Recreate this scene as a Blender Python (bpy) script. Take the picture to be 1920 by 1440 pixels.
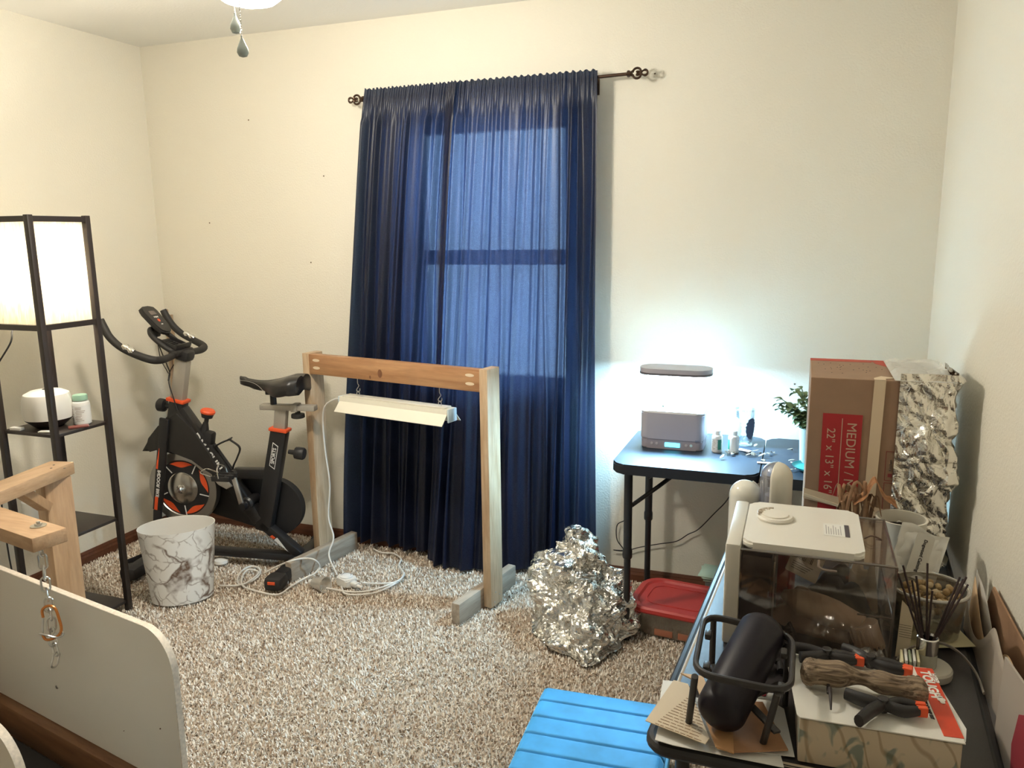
import bpy, bmesh, math, random
import numpy as np
from mathutils import Vector, Matrix, noise
random.seed(7)
PI = math.pi
for o in list(bpy.data.objects): bpy.data.objects.remove(o)
S = bpy.context.scene
COL = S.collection

# ---------------------------------------------------------------- camera
F, YAW, PITCH, ROLL = 1472.88, 0.3541, 0.1871, -0.0127
CAM = Vector((3.1255, -3.2282, 1.5074))
ROOM_W, ROOM_H, ROOM_D = 3.573, 2.44, 4.2
def _basis():
    cy, sy, cp, sp = math.cos(YAW), math.sin(YAW), math.cos(PITCH), math.sin(PITCH)
    f = Vector((-sy*cp, cy*cp, -sp)); r = Vector((cy, sy, 0)); u = r.cross(f)
    c, s = math.cos(ROLL), math.sin(ROLL)
    return r*c + u*s, u*c - r*s, f
RV, UV_, FV = _basis()
cd = bpy.data.cameras.new('camera'); cam = bpy.data.objects.new('camera', cd); COL.objects.link(cam)
cd.sensor_width = 36.0; cd.lens = F/1920*36.0; cd.clip_start = 0.02; cd.clip_end = 200
m = Matrix((RV, UV_, -FV)).transposed().to_4x4(); m.translation = CAM; cam.matrix_world = m
S.camera = cam
def ray(px, py): return FV + RV*((px-960)/F) + UV_*((720-py)/F)
def PZ(px, py, z=0.0): d = ray(px, py); return CAM + d*((z-CAM.z)/d.z)     # photo point -> place on a level plane
def PY(px, py, y=0.0): d = ray(px, py); return CAM + d*((y-CAM.y)/d.y)
def PX(px, py, x=0.0): d = ray(px, py); return CAM + d*((x-CAM.x)/d.x)

# ---------------------------------------------------------------- world, exposure
w = bpy.data.worlds.new('world'); S.world = w; w.use_nodes = True
bg = w.node_tree.nodes['Background']; bg.inputs[0].default_value = (0.62, 0.78, 1.0, 1); bg.inputs[1].default_value = 4.0
vs = S.view_settings; vs.view_transform = 'Standard'; vs.look = 'None'; vs.exposure = 1.33; vs.gamma = 1.0; vs.use_curve_mapping = False

# light levels
E_CEIL, E_SHADE, P_LAMP, P_LED, P_CEIL = 1.0, 1.0, 8.0, 15.0, 30.0
def lamp_light(kind, name, loc, power, color, rot=(0,0,0), parent=None, **kw):
    ld = bpy.data.lights.new(name, kind); ld.energy = power; ld.color = color
    for k, v in kw.items(): setattr(ld, k, v)
    lo = bpy.data.objects.new(name, ld); COL.objects.link(lo); lo.location = loc; lo.rotation_euler = rot
    if parent: lo.parent = parent
    return lo

# ---------------------------------------------------------------- materials
def nmat(name):
    m = bpy.data.materials.new(name); m.use_nodes = True; nt = m.node_tree
    return m, nt, nt.nodes['Principled BSDF']
def mat(name, col, rough=0.5, metal=0.0, bump=0.0, bscale=200.0, var=0.0, vscale=8.0, trans=0.0, alpha=1.0, coat=0.0, sheen=0.0, spec=None, ior=None, emit=None, es=1.0, sss=0.0):
    m, nt, b = nmat(name); n = nt.nodes; l = nt.links
    b.inputs['Base Color'].default_value = (*col, 1); b.inputs['Roughness'].default_value = rough; b.inputs['Metallic'].default_value = metal
    b.inputs['Transmission Weight'].default_value = trans; b.inputs['Alpha'].default_value = alpha
    b.inputs['Coat Weight'].default_value = coat; b.inputs['Sheen Weight'].default_value = sheen
    if spec is not None: b.inputs['Specular IOR Level'].default_value = spec
    if ior: b.inputs['IOR'].default_value = ior
    if sss: b.inputs['Subsurface Weight'].default_value = sss; b.inputs['Subsurface Scale'].default_value = .01
    if emit: b.inputs['Emission Color'].default_value = (*emit, 1); b.inputs['Emission Strength'].default_value = es
    tc = n.new('ShaderNodeTexCoord')
    if var:
        t = n.new('ShaderNodeTexNoise'); t.inputs['Scale'].default_value = vscale; t.inputs['Detail'].default_value = 5
        r = n.new('ShaderNodeValToRGB'); r.color_ramp.elements[0].position = .3; r.color_ramp.elements[1].position = .7
        r.color_ramp.elements[0].color = (*[c*(1-var) for c in col], 1); r.color_ramp.elements[1].color = (*[min(1, c*(1+var)) for c in col], 1)
        l.new(tc.outputs['Object'], t.inputs['Vector']); l.new(t.outputs['Fac'], r.inputs['Fac']); l.new(r.outputs['Color'], b.inputs['Base Color'])
    if bump:
        t = n.new('ShaderNodeTexNoise'); t.inputs['Scale'].default_value = bscale; t.inputs['Detail'].default_value = 3
        bp = n.new('ShaderNodeBump'); bp.inputs['Strength'].default_value = bump; bp.inputs['Distance'].default_value = .003
        l.new(tc.outputs['Object'], t.inputs['Vector']); l.new(t.outputs['Fac'], bp.inputs['Height']); l.new(bp.outputs['Normal'], b.inputs['Normal'])
    return m
def wood_mat(name, c1, c2, scale=3.0, axis='X', rough=.55, dist=6.0, knots=True):
    m, nt, b = nmat(name); n = nt.nodes; l = nt.links
    tc = n.new('ShaderNodeTexCoord'); mp = n.new('ShaderNodeMapping')
    s = {'X': (.12, 1, 1), 'Y': (1, .12, 1), 'Z': (1, 1, .12)}[axis]
    mp.inputs['Scale'].default_value = s
    t = n.new('ShaderNodeTexNoise'); t.inputs['Scale'].default_value = scale*14; t.inputs['Detail'].default_value = 6; t.inputs['Distortion'].default_value = .6
    r = n.new('ShaderNodeValToRGB'); r.color_ramp.elements[0].position = .32; r.color_ramp.elements[1].position = .68
    r.color_ramp.elements[0].color = (*c1, 1); r.color_ramp.elements[1].color = (*c2, 1)
    l.new(tc.outputs['Object'], mp.inputs['Vector']); l.new(mp.outputs['Vector'], t.inputs['Vector']); l.new(t.outputs['Fac'], r.inputs['Fac'])
    t2 = n.new('ShaderNodeTexNoise'); t2.inputs['Scale'].default_value = scale*60; t2.inputs['Detail'].default_value = 3
    l.new(mp.outputs['Vector'], t2.inputs['Vector'])
    mx = n.new('ShaderNodeMixRGB'); mx.blend_type = 'MULTIPLY'; mx.inputs['Fac'].default_value = .35
    l.new(r.outputs['Color'], mx.inputs['Color1']); l.new(t2.outputs['Fac'], mx.inputs['Color2']); l.new(mx.outputs['Color'], b.inputs['Base Color'])
    bp = n.new('ShaderNodeBump'); bp.inputs['Strength'].default_value = .25; bp.inputs['Distance'].default_value = .002
    l.new(t2.outputs['Fac'], bp.inputs['Height']); l.new(bp.outputs['Normal'], b.inputs['Normal'])
    b.inputs['Roughness'].default_value = rough
    return m
def clear_mat(name, tint=(1, 1, 1), gloss=.12, rough=.03, fac=None, milky=0.0, milkcol=(1, 1, 1), bump=0.0):
    """thin clear plastic: mostly see-through, some mirror, some haze of its own"""
    m = bpy.data.materials.new(name); m.use_nodes = True; nt = m.node_tree; n = nt.nodes; l = nt.links
    n.clear(); out = n.new('ShaderNodeOutputMaterial')
    tr = n.new('ShaderNodeBsdfTransparent'); tr.inputs[0].default_value = (*tint, 1)
    gl = n.new('ShaderNodeBsdfGlossy'); gl.inputs['Roughness'].default_value = rough; gl.inputs['Color'].default_value = (1, 1, 1, 1)
    fr = n.new('ShaderNodeLayerWeight'); fr.inputs['Blend'].default_value = .35
    mt = n.new('ShaderNodeMath'); mt.operation = 'MULTIPLY_ADD'; mt.inputs[1].default_value = .6; mt.inputs[2].default_value = gloss*.4
    l.new(fr.outputs['Fresnel'], mt.inputs[0])
    mx = n.new('ShaderNodeMixShader'); l.new(mt.outputs[0], mx.inputs[0]); l.new(tr.outputs[0], mx.inputs[1]); l.new(gl.outputs[0], mx.inputs[2])
    last = mx
    if milky:
        d = n.new('ShaderNodeBsdfPrincipled'); d.inputs['Base Color'].default_value = (*milkcol, 1); d.inputs['Roughness'].default_value = .4
        m2 = n.new('ShaderNodeMixShader'); m2.inputs[0].default_value = milky; l.new(mx.outputs[0], m2.inputs[1]); l.new(d.outputs[0], m2.inputs[2]); last = m2
    if bump:
        t = n.new('ShaderNodeTexNoise'); t.inputs['Scale'].default_value = 30; bp = n.new('ShaderNodeBump'); bp.inputs['Strength'].default_value = bump; bp.inputs['Distance'].default_value = .01
        tc = n.new('ShaderNodeTexCoord'); l.new(tc.outputs['Object'], t.inputs['Vector']); l.new(t.outputs['Fac'], bp.inputs['Height']); l.new(bp.outputs['Normal'], gl.inputs['Normal'])
    l.new(last.outputs[0], out.inputs[0])
    return m

# ---------------------------------------------------------------- mesh helpers
def B(): return bmesh.new()
def box(bm, c, s, bev=0.0, rot=None, seg=2):
    r = bmesh.ops.create_cube(bm, size=1.0); vs_ = r['verts']
    M = Matrix.Translation(c) @ (rot.to_4x4() if rot else Matrix.Identity(4)) @ Matrix.Diagonal((*s, 1))
    bmesh.ops.transform(bm, matrix=M, verts=vs_)
    if bev:
        es = list({e for v in vs_ for e in v.link_edges})
        bmesh.ops.bevel(bm, geom=es, offset=bev, segments=seg, affect='EDGES', profile=.5)
    return bm
def bb(bm, a, b, bev=0.0): return box(bm, [(p+q)/2 for p, q in zip(a, b)], [abs(q-p) for p, q in zip(a, b)], bev)
def beam(bm, a, b, wd, th, up=(0, 0, 1), bev=0.0, seg=2):
    """a board from a to b; wd along up, th across"""
    a, b = Vector(a), Vector(b); x = (b-a).normalized(); y = Vector(up).cross(x).normalized(); z = x.cross(y)
    return box(bm, (a+b)/2, ((b-a).length, th, wd), bev, Matrix((x, y, z)).transposed(), seg)
def smooth_path(pts, k=6, closed=False):
    P = [Vector(p) for p in pts]; n = len(P); out = []
    rng = range(n if closed else n-1)
    for i in rng:
        p0 = P[(i-1) % n] if closed or i > 0 else P[0]*2-P[1]
        p1 = P[i]; p2 = P[(i+1) % n]
        p3 = P[(i+2) % n] if closed or i+2 < n else P[-1]*2-P[-2]
        for j in range(k):
            t = j/k
            out.append(0.5*((2*p1)+(p2-p0)*t+(2*p0-5*p1+4*p2-p3)*t*t+(3*p1-p0-3*p2+p3)*t**3))
    if not closed: out.append(P[-1])
    return out
def tube(bm, pts, r, n=8, closed=False, smooth=0, caps=True, flat=None, up=None):
    """sweep; r number or list; flat=(a,b) makes an elliptical section"""
    if smooth:
        if not isinstance(r, (int, float)):
            rr = smooth_path([(q, 0, 0) for q in r], smooth, closed); r = [q.x for q in rr]
        pts = smooth_path(pts, smooth, closed)
    P = [Vector(p) for p in pts]; N = len(P)
    R = [r]*N if isinstance(r, (int, float)) else list(r)
    rings = []; prev = None
    for i in range(N):
        if closed: t = (P[(i+1) % N]-P[(i-1) % N])
        else: t = P[min(i+1, N-1)]-P[max(i-1, 0)]
        t = t.normalized() if t.length > 1e-9 else Vector((0, 0, 1))
        if prev is None:
            u = Vector(up) if up else (Vector((0, 0, 1)) if abs(t.z) < .9 else Vector((1, 0, 0)))
        else: u = prev
        u = (u-t*u.dot(t)).normalized(); v = t.cross(u); prev = u
        fa, fb = flat if flat else (1, 1)
        rings.append([bm.verts.new(P[i]+(u*math.cos(2*PI*k/n)*fa+v*math.sin(2*PI*k/n)*fb)*R[i]) for k in range(n)])
    M = N if closed else N-1
    for i in range(M):
        a, b = rings[i], rings[(i+1) % N]
        for k in range(n): bm.faces.new((a[k], a[(k+1) % n], b[(k+1) % n], b[k]))
    if caps and not closed:
        bm.faces.new(rings[0][::-1]); bm.faces.new(rings[-1])
    return bm
def cyl(bm, a, b, r, n=20, r2=None): return tube(bm, [a, b], [r, r if r2 is None else r2], n)
def lathe(bm, prof, o=(0, 0, 0), n=32, axis=None, sx=1.0, sy=1.0, caps=True):
    """prof list of (radius, height)"""
    o = Vector(o); A = Vector(axis).normalized() if axis else Vector((0, 0, 1))
    q = Vector((0, 0, 1)).rotation_difference(A)
    rings = [[bm.verts.new(o+q@Vector((r*sx*math.cos(2*PI*k/n), r*sy*math.sin(2*PI*k/n), h))) for k in range(n)] for r, h in prof]
    for a, b in zip(rings, rings[1:]):
        for k in range(n): bm.faces.new((a[k], a[(k+1) % n], b[(k+1) % n], b[k]))
    if caps:
        if prof[0][0] > 1e-6: bm.faces.new(rings[0][::-1])
        if prof[-1][0] > 1e-6: bm.faces.new(rings[-1])
    bmesh.ops.remove_doubles(bm, verts=[v for r in rings for v in r], dist=1e-6)
    return bm
def prism(bm, poly, M, h, bev=0.0):
    """poly in 2D, extruded h along local z, placed by matrix M"""
    lo = [bm.verts.new(M @ Vector((x, y, 0))) for x, y in poly]; hi = [bm.verts.new(M @ Vector((x, y, h))) for x, y in poly]
    n = len(poly); fs = [bm.faces.new(lo[::-1]), bm.faces.new(hi)]
    for k in range(n): fs.append(bm.faces.new((lo[k], lo[(k+1) % n], hi[(k+1) % n], hi[k])))
    if bev:
        es = list({e for f in fs[:2] for e in f.edges}); bmesh.ops.bevel(bm, geom=es, offset=bev, segments=2, affect='EDGES')
    return bm
def rrect(w_, h_, r, n=6, cx=0, cy=0):
    p = []
    for sx, sy, a0 in ((1, 1, 0), (-1, 1, 90), (-1, -1, 180), (1, -1, 270)):
        for k in range(n+1):
            a = math.radians(a0+90*k/n); p.append((cx+sx*(w_/2-r)+r*math.cos(a), cy+sy*(h_/2-r)+r*math.sin(a)))
    return p
def frame_M(o, x, y):
    x = Vector(x).normalized(); y = Vector(y); y = (y-x*y.dot(x)).normalized(); z = x.cross(y)
    M = Matrix((x, y, z)).transposed().to_4x4(); M.translation = o; return M
def grid(bm, fn, nu, nv):
    V = [[bm.verts.new(fn(i/nu, j/nv)) for j in range(nv+1)] for i in range(nu+1)]
    for i in range(nu):
        for j in range(nv): bm.faces.new((V[i][j], V[i+1][j], V[i+1][j+1], V[i][j+1]))
    return V
def wmat(o):
    M_ = o.matrix_basis.copy()
    while o.parent: o = o.parent; M_ = o.matrix_basis @ M_
    return M_
def obj(name, bm, m, parent=None, smooth=35, world=False, fix=True):
    if fix: bmesh.ops.recalc_face_normals(bm, faces=bm.faces[:])
    me = bpy.data.meshes.new(name)
    if world and parent: bmesh.ops.transform(bm, matrix=wmat(parent).inverted(), verts=bm.verts[:])
    bm.to_mesh(me); bm.free()
    o = bpy.data.objects.new(name, me); COL.objects.link(o)
    for q in (m if isinstance(m, (list, tuple)) else [m]): me.materials.append(q)
    if smooth:
        for p in me.polygons: p.use_smooth = True
        try: me.set_sharp_from_angle(angle=math.radians(smooth))
        except Exception: pass
    if parent: o.parent = parent
    return o
def tag(o, label=None, cat=None, group=None, kind=None):
    if label: o['label'] = label
    if cat: o['category'] = cat
    if group: o['group'] = group
    if kind: o['kind'] = kind
    return o
def thing(name, label, cat, loc=(0, 0, 0), rz=0.0, group=None, rot=None):
    o = bpy.data.objects.new(name, None); COL.objects.link(o); o.location = loc; o.rotation_euler = rot if rot else (0, 0, rz)
    o.empty_display_size = .05
    return tag(o, label, cat, group)
def struct(name, bm, m, smooth=0): return tag(obj(name, bm, m, smooth=smooth), kind='structure')
def text(name, s, size, M, m, parent=None, world=False, ext=.0006, bold=0.0, sx=1.0, align='CENTER'):
    cu = bpy.data.curves.new(name, 'FONT'); cu.body = s; cu.size = size; cu.extrude = ext; cu.offset = bold; cu.align_x = align; cu.align_y = 'CENTER'
    to = bpy.data.objects.new(name+'_tmp', cu); COL.objects.link(to)
    me = bpy.data.meshes.new_from_object(to.evaluated_get(bpy.context.evaluated_depsgraph_get()))
    bpy.data.objects.remove(to)
    bm = B(); bm.from_mesh(me); bpy.data.meshes.remove(me)
    bmesh.ops.transform(bm, matrix=M @ Matrix.Diagonal((sx, 1, 1, 1)), verts=bm.verts[:])
    return obj(name, bm, m, parent, smooth=0, world=world, fix=False)
def lines(bm, M, rows, x0, x1, y0, dy, th=.0012, z=.0004):
    """printed text rows too small to read: ragged dashes"""
    for k in range(rows):
        x = x0; y = y0-k*dy; xe = x1-(random.random()*.25*(x1-x0))
        while x < xe:
            L = min(random.uniform(.004, .016), xe-x)
            prism(bm, [(x, y), (x+L, y), (x+L, y+th), (x, y+th)], M, z); x += L+.003
# ================================================================ the room
wall_m = mat('wall_paint', (0.80, 0.765, 0.665), .75, bump=.55, bscale=130, spec=.25)
ceil_m = mat('ceiling_paint', (0.84, 0.84, 0.80), .9, bump=.3, bscale=90)
W, H, D = ROOM_W, ROOM_H, ROOM_D
WX0, WX1, WZ0, WZ1 = 1.45, 2.21, .835, 2.0       # window opening
b = B()
for a, c in (((-.12, 0, 0), (WX0, .14, H)), ((WX1, 0, 0), (W+.12, .14, H)), ((WX0, 0, 0), (WX1, .14, WZ0)), ((WX0, 0, WZ1), (WX1, .14, H))): bb(b, a, c)
struct('wall_back', b, wall_m)
b = B(); bb(b, (-.12, -D, 0), (0, 0, H)); struct('wall_left', b, wall_m)
b = B(); bb(b, (W, -D, 0), (W+.12, 0, H)); struct('wall_right', b, wall_m)
b = B(); bb(b, (-.12, -D-.12, 0), (W+.12, -D, H)); struct('wall_front', b, wall_m)
b = B(); bb(b, (-.12, -D-.12, H), (W+.12, .14, H+.1)); struct('ceiling', b, ceil_m)
added_door_m = wood_mat('added_door_stain', (.075, .035, .018), (.13, .065, .035), 2.0, 'Z', .35)  # unseen door and casing, added so the foil has something dark to reflect
b = B(); bb(b, (1.15, -D, 0), (1.97, -D+.03, 2.03), .003)
for x_ in (1.23, 1.60):
    for z_, h_ in ((.15, .75), (1.02, .9)): bb(b, (x_, -D+.03, z_), (x_+.29, -D+.036, z_+h_), .004)
struct('added_door_1', b, added_door_m)
b = B(); bb(b, (1.07, -D, 0), (1.145, -D+.02, 2.11), .003); bb(b, (1.975, -D, 0), (2.05, -D+.02, 2.11), .003); bb(b, (1.145, -D, 2.035), (1.975, -D+.02, 2.11), .003); struct('added_door_trim', b, added_door_m)
floor_m = mat('carpet_backing', (.42, .34, .26), .95)
b = B(); bb(b, (-.12, -D-.12, -.1), (W+.12, .14, 0)); struct('floor', b, floor_m)
base_m = wood_mat('baseboard_wood', (.105, .035, .016), (.17, .06, .028), 2.5, 'X', .4)
def baseboard(name, a, c, nrm):
    b = B(); a, c, nrm = Vector(a), Vector(c), Vector(nrm); d = c-a; q = (d.normalized())
    prof = [(0, 0), (.013, 0), (.013, .035), (.009, .046), (.009, .05), (.004, .062), (0, .062)]
    V = [[b.verts.new(p+nrm*x+Vector((0, 0, z))) for x, z in prof] for p in (a, c)]
    n = len(prof)
    for k in range(n): b.faces.new((V[0][k], V[0][(k+1) % n], V[1][(k+1) % n], V[1][k]))
    b.faces.new(V[0]); b.faces.new(V[1][::-1]); struct(name, b, base_m)
baseboard('baseboard_back', (0, 0, 0), (W, 0, 0), (0, -1, 0))
baseboard('baseboard_left', (0, -D, 0), (0, -.013, 0), (1, 0, 0))
baseboard('baseboard_right', (W, -D, 0), (W, -.013, 0), (-1, 0, 0))
# carpet pile
def carpet():
    rng = np.random.default_rng(3)
    n = 230000
    # denser near the viewer side of the visible floor
    x = rng.uniform(.0, W, n*2); y = rng.uniform(-2.35, -.0, n*2)
    keep = rng.uniform(0, 1, n*2) < np.clip(.55+.25*(-y), .3, 1)
    x, y = x[keep][:n], y[keep][:n]; n = len(x)
    # skip what nobody sees: under the near desk and the white unit
    az = rng.uniform(0, 2*PI, n); L = rng.uniform(.008, .017, n); wd = rng.uniform(.0014, .0028, n); lean = rng.uniform(.3, 1.1, n)
    dx, dy = np.cos(az), np.sin(az); sxx, syy = -dy, dx
    h1, h2 = L*.55, L*np.cos(lean)*.5+L*.45
    o1, o2 = L*np.sin(lean)*.25, L*np.sin(lean)*.9
    co = np.zeros((n, 5, 3))
    for i, (s, o, h, f) in enumerate(((-1, 0*L, 0*L-.001, 1), (1, 0*L, 0*L-.001, 1), (1, o1, h1, .95), (-1, o1, h1, .95), (0, o2, h2, 0))):
        co[:, i, 0] = x+dx*o+sxx*s*wd*f; co[:, i, 1] = y+dy*o+syy*s*wd*f; co[:, i, 2] = h
    me = bpy.data.meshes.new('carpet_pile')
    me.vertices.add(n*5); me.vertices.foreach_set('co', co.reshape(-1))
    base = (np.arange(n)*5)[:, None]
    loops = (base+np.array([0, 1, 2, 3, 3, 2, 4])[None]).reshape(-1)
    me.loops.add(n*7); me.loops.foreach_set('vertex_index', loops)
    me.polygons.add(n*2)
    st = (np.arange(n)*7)[:, None]+np.array([0, 4])[None]
    me.polygons.foreach_set('loop_start', st.reshape(-1))
    me.update(calc_edges=True); me.validate()
    ca = me.attributes.new('yarn', 'FLOAT', 'POINT')
    v = np.repeat(rng.uniform(0, 1, n), 5); ca.data.foreach_set('value', v.astype(np.float32))
    m, nt, bs = nmat('carpet_yarn'); nn = nt.nodes; l = nt.links
    at = nn.new('ShaderNodeAttribute'); at.attribute_name = 'yarn'
    r = nn.new('ShaderNodeValToRGB'); cr = r.color_ramp; cr.interpolation = 'LINEAR'
    cr.elements[0].position = 0; cr.elements[0].color = (.30, .20, .13, 1); cr.elements[1].position = 1; cr.elements[1].color = (.95, .91, .84, 1)
    e = cr.elements.new(.2); e.color = (.56, .43, .33, 1); e = cr.elements.new(.34); e.color = (.88, .79, .68, 1); 
    l.new(at.outputs['Fac'], r.inputs['Fac']); l.new(r.outputs['Color'], bs.inputs['Base Color']); bs.inputs['Roughness'].default_value = .9; bs.inputs['Specular IOR Level'].default_value = .15
    me.materials.append(m)
    o = bpy.data.objects.new('carpet_pile', me); COL.objects.link(o)
    tag(o, 'beige and brown speckled shag carpet pile covering the whole floor', 'carpet', kind='stuff')
carpet()
# window
frame_m = mat('window_vinyl', (.82, .83, .82), .4)
b = B(); fy0, fy1 = .05, .11
for a, c in (((WX0, fy0, WZ0), (WX0+.045, fy1, WZ1)), ((WX1-.045, fy0, WZ0), (WX1, fy1, WZ1)), ((WX0+.045, fy0, WZ1-.05), (WX1-.045, fy1, WZ1)), ((WX0+.045, fy0, WZ0), (WX1-.045, fy1, WZ0+.05)), ((WX0+.045, fy0-.01, 1.38), (WX1-.045, fy1, 1.445))): bb(b, a, c, .004)
win = struct('window_1', b, frame_m)
for z0, z1, yy in ((WZ0+.05, 1.38, .075), (1.445, WZ1-.05, .095)):
    b = B(); bb(b, (WX0+.045, yy, z0), (WX1-.045, yy+.004, z1)); obj('window_pane', b, clear_mat('window_glass', (.97, .99, 1), .1), win, smooth=0)
b = B(); bb(b, (WX0-.02, -.035, WZ0-.02), (WX1+.02, .05, WZ0)); struct('trim_1', b, frame_m)
# nail marks on the back wall
mk = mat('wall_mark', (.12, .08, .05), .8)
for i, (px, py) in enumerate(((466, 225), (607, 330), (393, 418), (583, 492), (1228, 138), (1490, 720))):
    p = PY(px, py, -.001); b = B(); lathe(b, [(0, 0), (.0035, .0), (.0028, .0015), (0, .002)], p, 8, (0, -1, 0))
    tag(obj('nail_hole', b, mk), ('topmost nail mark left of the curtain on the back wall', 'nail mark closest to the upper left edge of the curtain', 'leftmost nail mark, above the exercise bike handlebar', 'lowest nail mark between bike and curtain', 'nail mark just right of the curtain rod finial', 'nail mark on the wall above the glowing garden')[i], 'nail hole')

# ================================================================ ceiling lamp of the fan
glow = mat('frosted_globe', (.95, .93, .88), .4, emit=(1, .91, .76), es=14*E_CEIL)
metal_w = mat('white_enamel', (.85, .85, .83), .35)
chain_m = mat('chain_metal', (.40, .39, .35), .55, metal=.6); drop_m = mat('grey_green_drop', (.33, .37, .34), .45)
gl = PZ(462, 9, 2.13)
t = thing('ceiling_light', 'white glowing bowl lamp with two pull chains hanging from the ceiling', 'ceiling light', (gl.x, gl.y, 2.44))
zz = 2.44-2.13
b = B(); lathe(b, [(0, -zz), (.035, -zz+.002), (.07, -zz+.012), (.095, -zz+.032), (.105, -zz+.055), (.10, -zz+.075), (.06, -zz+.085), (0, -zz+.085)], (0, 0.012, 0), 40); obj('globe', b, glow, t)
b = B(); lathe(b, [(.07, -zz+.085), (.105, -zz+.1), (.11, -zz+.16), (.05, -zz+.2), (.018, -zz+.21), (.018, -.04), (.06, -.03), (.065, 0)], (0, .012, 0), 40); obj('housing', b, metal_w, t)
def pull(px, py0, py1, zpl):
    """pull chain hanging straight down with drop-shaped end; px = photo column"""
    a = PZ(px, py1, zpl); a -= Vector((gl.x, gl.y, 2.44))
    top = -zz+.075
    b = B(); n = int((top-a.z-.05)/.0062)
    for k in range(n): bmesh.ops.create_icosphere(b, subdivisions=1, radius=.0022, matrix=Matrix.Translation((a.x, a.y, a.z+.05+k*.0062)))
    tube(b, [(a.x, a.y, a.z+.04), (a.x, a.y, top+.01)], .0007, 6)
    c = obj('pull_chain', b, chain_m, t)
    b = B(); lathe(b, [(0, -.0), (.010, .003), (.0145, .012), (.013, .022), (.007, .036), (.0025, .046), (.0025, .052), (0, .053)], a, 20); obj('pendant', b, drop_m, c)
pull(443, 0, 64, 2.035); pull(456, 0, 108, 1.955)
lamp_light('POINT', 'bowl_bulb', (0, .012, -zz-.02), P_CEIL, (1, .92, .78), parent=t, shadow_soft_size=.09)

# ================================================================ curtains and rod
cur_m = bpy.data.materials.new('navy_curtain'); cur_m.use_nodes = True
nt = cur_m.node_tree; n = nt.nodes; l = nt.links; n.clear(); out = n.new('ShaderNodeOutputMaterial')
df = n.new('ShaderNodeBsdfPrincipled'); df.inputs['Base Color'].default_value = (.007, .009, .026, 1); df.inputs['Roughness'].default_value = .42; df.inputs['Sheen Weight'].default_value = .07; df.inputs['Sheen Tint'].default_value = (.25, .35, .8, 1)
tl = n.new('ShaderNodeBsdfTranslucent'); tl.inputs[0].default_value = (.05, .13, .42, 1)
ts = n.new('ShaderNodeTexNoise'); ts.inputs['Scale'].default_value = 420; tc = n.new('ShaderNodeTexCoord'); l.new(tc.outputs['Object'], ts.inputs['Vector'])
rp = n.new('ShaderNodeValToRGB'); rp.color_ramp.elements[0].position = .35; rp.color_ramp.elements[0].color = (.018, .04, .13, 1); rp.color_ramp.elements[1].position = .7; rp.color_ramp.elements[1].color = (.09, .16, .32, 1)
l.new(ts.outputs['Fac'], rp.inputs['Fac']); l.new(rp.outputs['Color'], tl.inputs[0])
mx = n.new('ShaderNodeMixShader'); mx.inputs[0].default_value = .26; l.new(df.outputs[0], mx.inputs[1]); l.new(tl.outputs[0], mx.inputs[2])
tp = n.new('ShaderNodeBsdfTransparent'); tp.inputs[0].default_value = (.60, .80, 1, 1)
wv = n.new('ShaderNodeMapRange'); wv.inputs['From Min'].default_value = .35; wv.inputs['From Max'].default_value = .7; wv.inputs['To Min'].default_value = .008; wv.inputs['To Max'].default_value = .062; l.new(ts.outputs['Fac'], wv.inputs['Value'])
lw = n.new('ShaderNodeLayerWeight'); lw.inputs['Blend'].default_value = .5; fc = n.new('ShaderNodeMath'); fc.operation = 'SUBTRACT'; fc.inputs[0].default_value = 1.0; l.new(lw.outputs['Facing'], fc.inputs[1])
fp = n.new('ShaderNodeMath'); fp.operation = 'POWER'; fp.inputs[1].default_value = 2.5; l.new(fc.outputs[0], fp.inputs[0]); fm_ = n.new('ShaderNodeMath'); fm_.operation = 'MULTIPLY'; l.new(wv.outputs[0], fm_.inputs[0]); l.new(fp.outputs[0], fm_.inputs[1])
mx2 = n.new('ShaderNodeMixShader'); l.new(fm_.outputs[0], mx2.inputs[0]); l.new(mx.outputs[0], mx2.inputs[1]); l.new(tp.outputs[0], mx2.inputs[2]); l.new(mx2.outputs[0], out.inputs[0])
RODZ, RODY = 2.10, -.075
def curtain(name, label, top, bot, knots, seed, zb, fwd=lambda u: 0, eo=lambda u: 0):
    """top/bot = (x0,x1); knots: list of (s, amplitude, width) pleats across the cloth"""
    rnd = random.Random(seed); ph = [rnd.uniform(0, 6.28) for _ in range(6)]
    def fn(u, v):
        z = 2.135-(2.135-zb(u))*v if v > 0 else 2.135
        if v < .03: z = 2.135-.033*v/.03*2
        k = v**.8
        x = (top[0]+(top[1]-top[0])*u)*(1-k)+(bot[0]+(bot[1]-bot[0])*u)*k
        grow = .45+.75*v
        y = 0
        for s, amp, wd in knots:
            s2 = s+.012*math.sin(v*5+s*40)
            y += amp*grow*math.exp(-((u-s2)/wd)**2)
        y += .006*grow*math.sin(u*46+ph[0]+1.2*math.sin(v*3+u*4))+.004*math.sin(u*118+ph[1]+v*2)*(.5+.5*math.sin(u*23+ph[4]))
        if v < .06: y = y*.35 + .0035*math.sin(u*260+ph[2])*(1-v/.06)
        y += fwd(u)*v*v+eo(u)
        x += .010*math.sin(v*4+u*17+ph[3])*v
        yy = RODY-.018+min(0, -y) if False else RODY-.016-y
        return Vector((x, min(yy, -.022), z+(.004*math.sin(u*150) if v == 0 else 0)))
    b = B(); grid(b, fn, 260, 90)
    o = obj(name, b, cur_m, smooth=180, fix=False)
    return tag(o, label, 'curtain')
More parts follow.
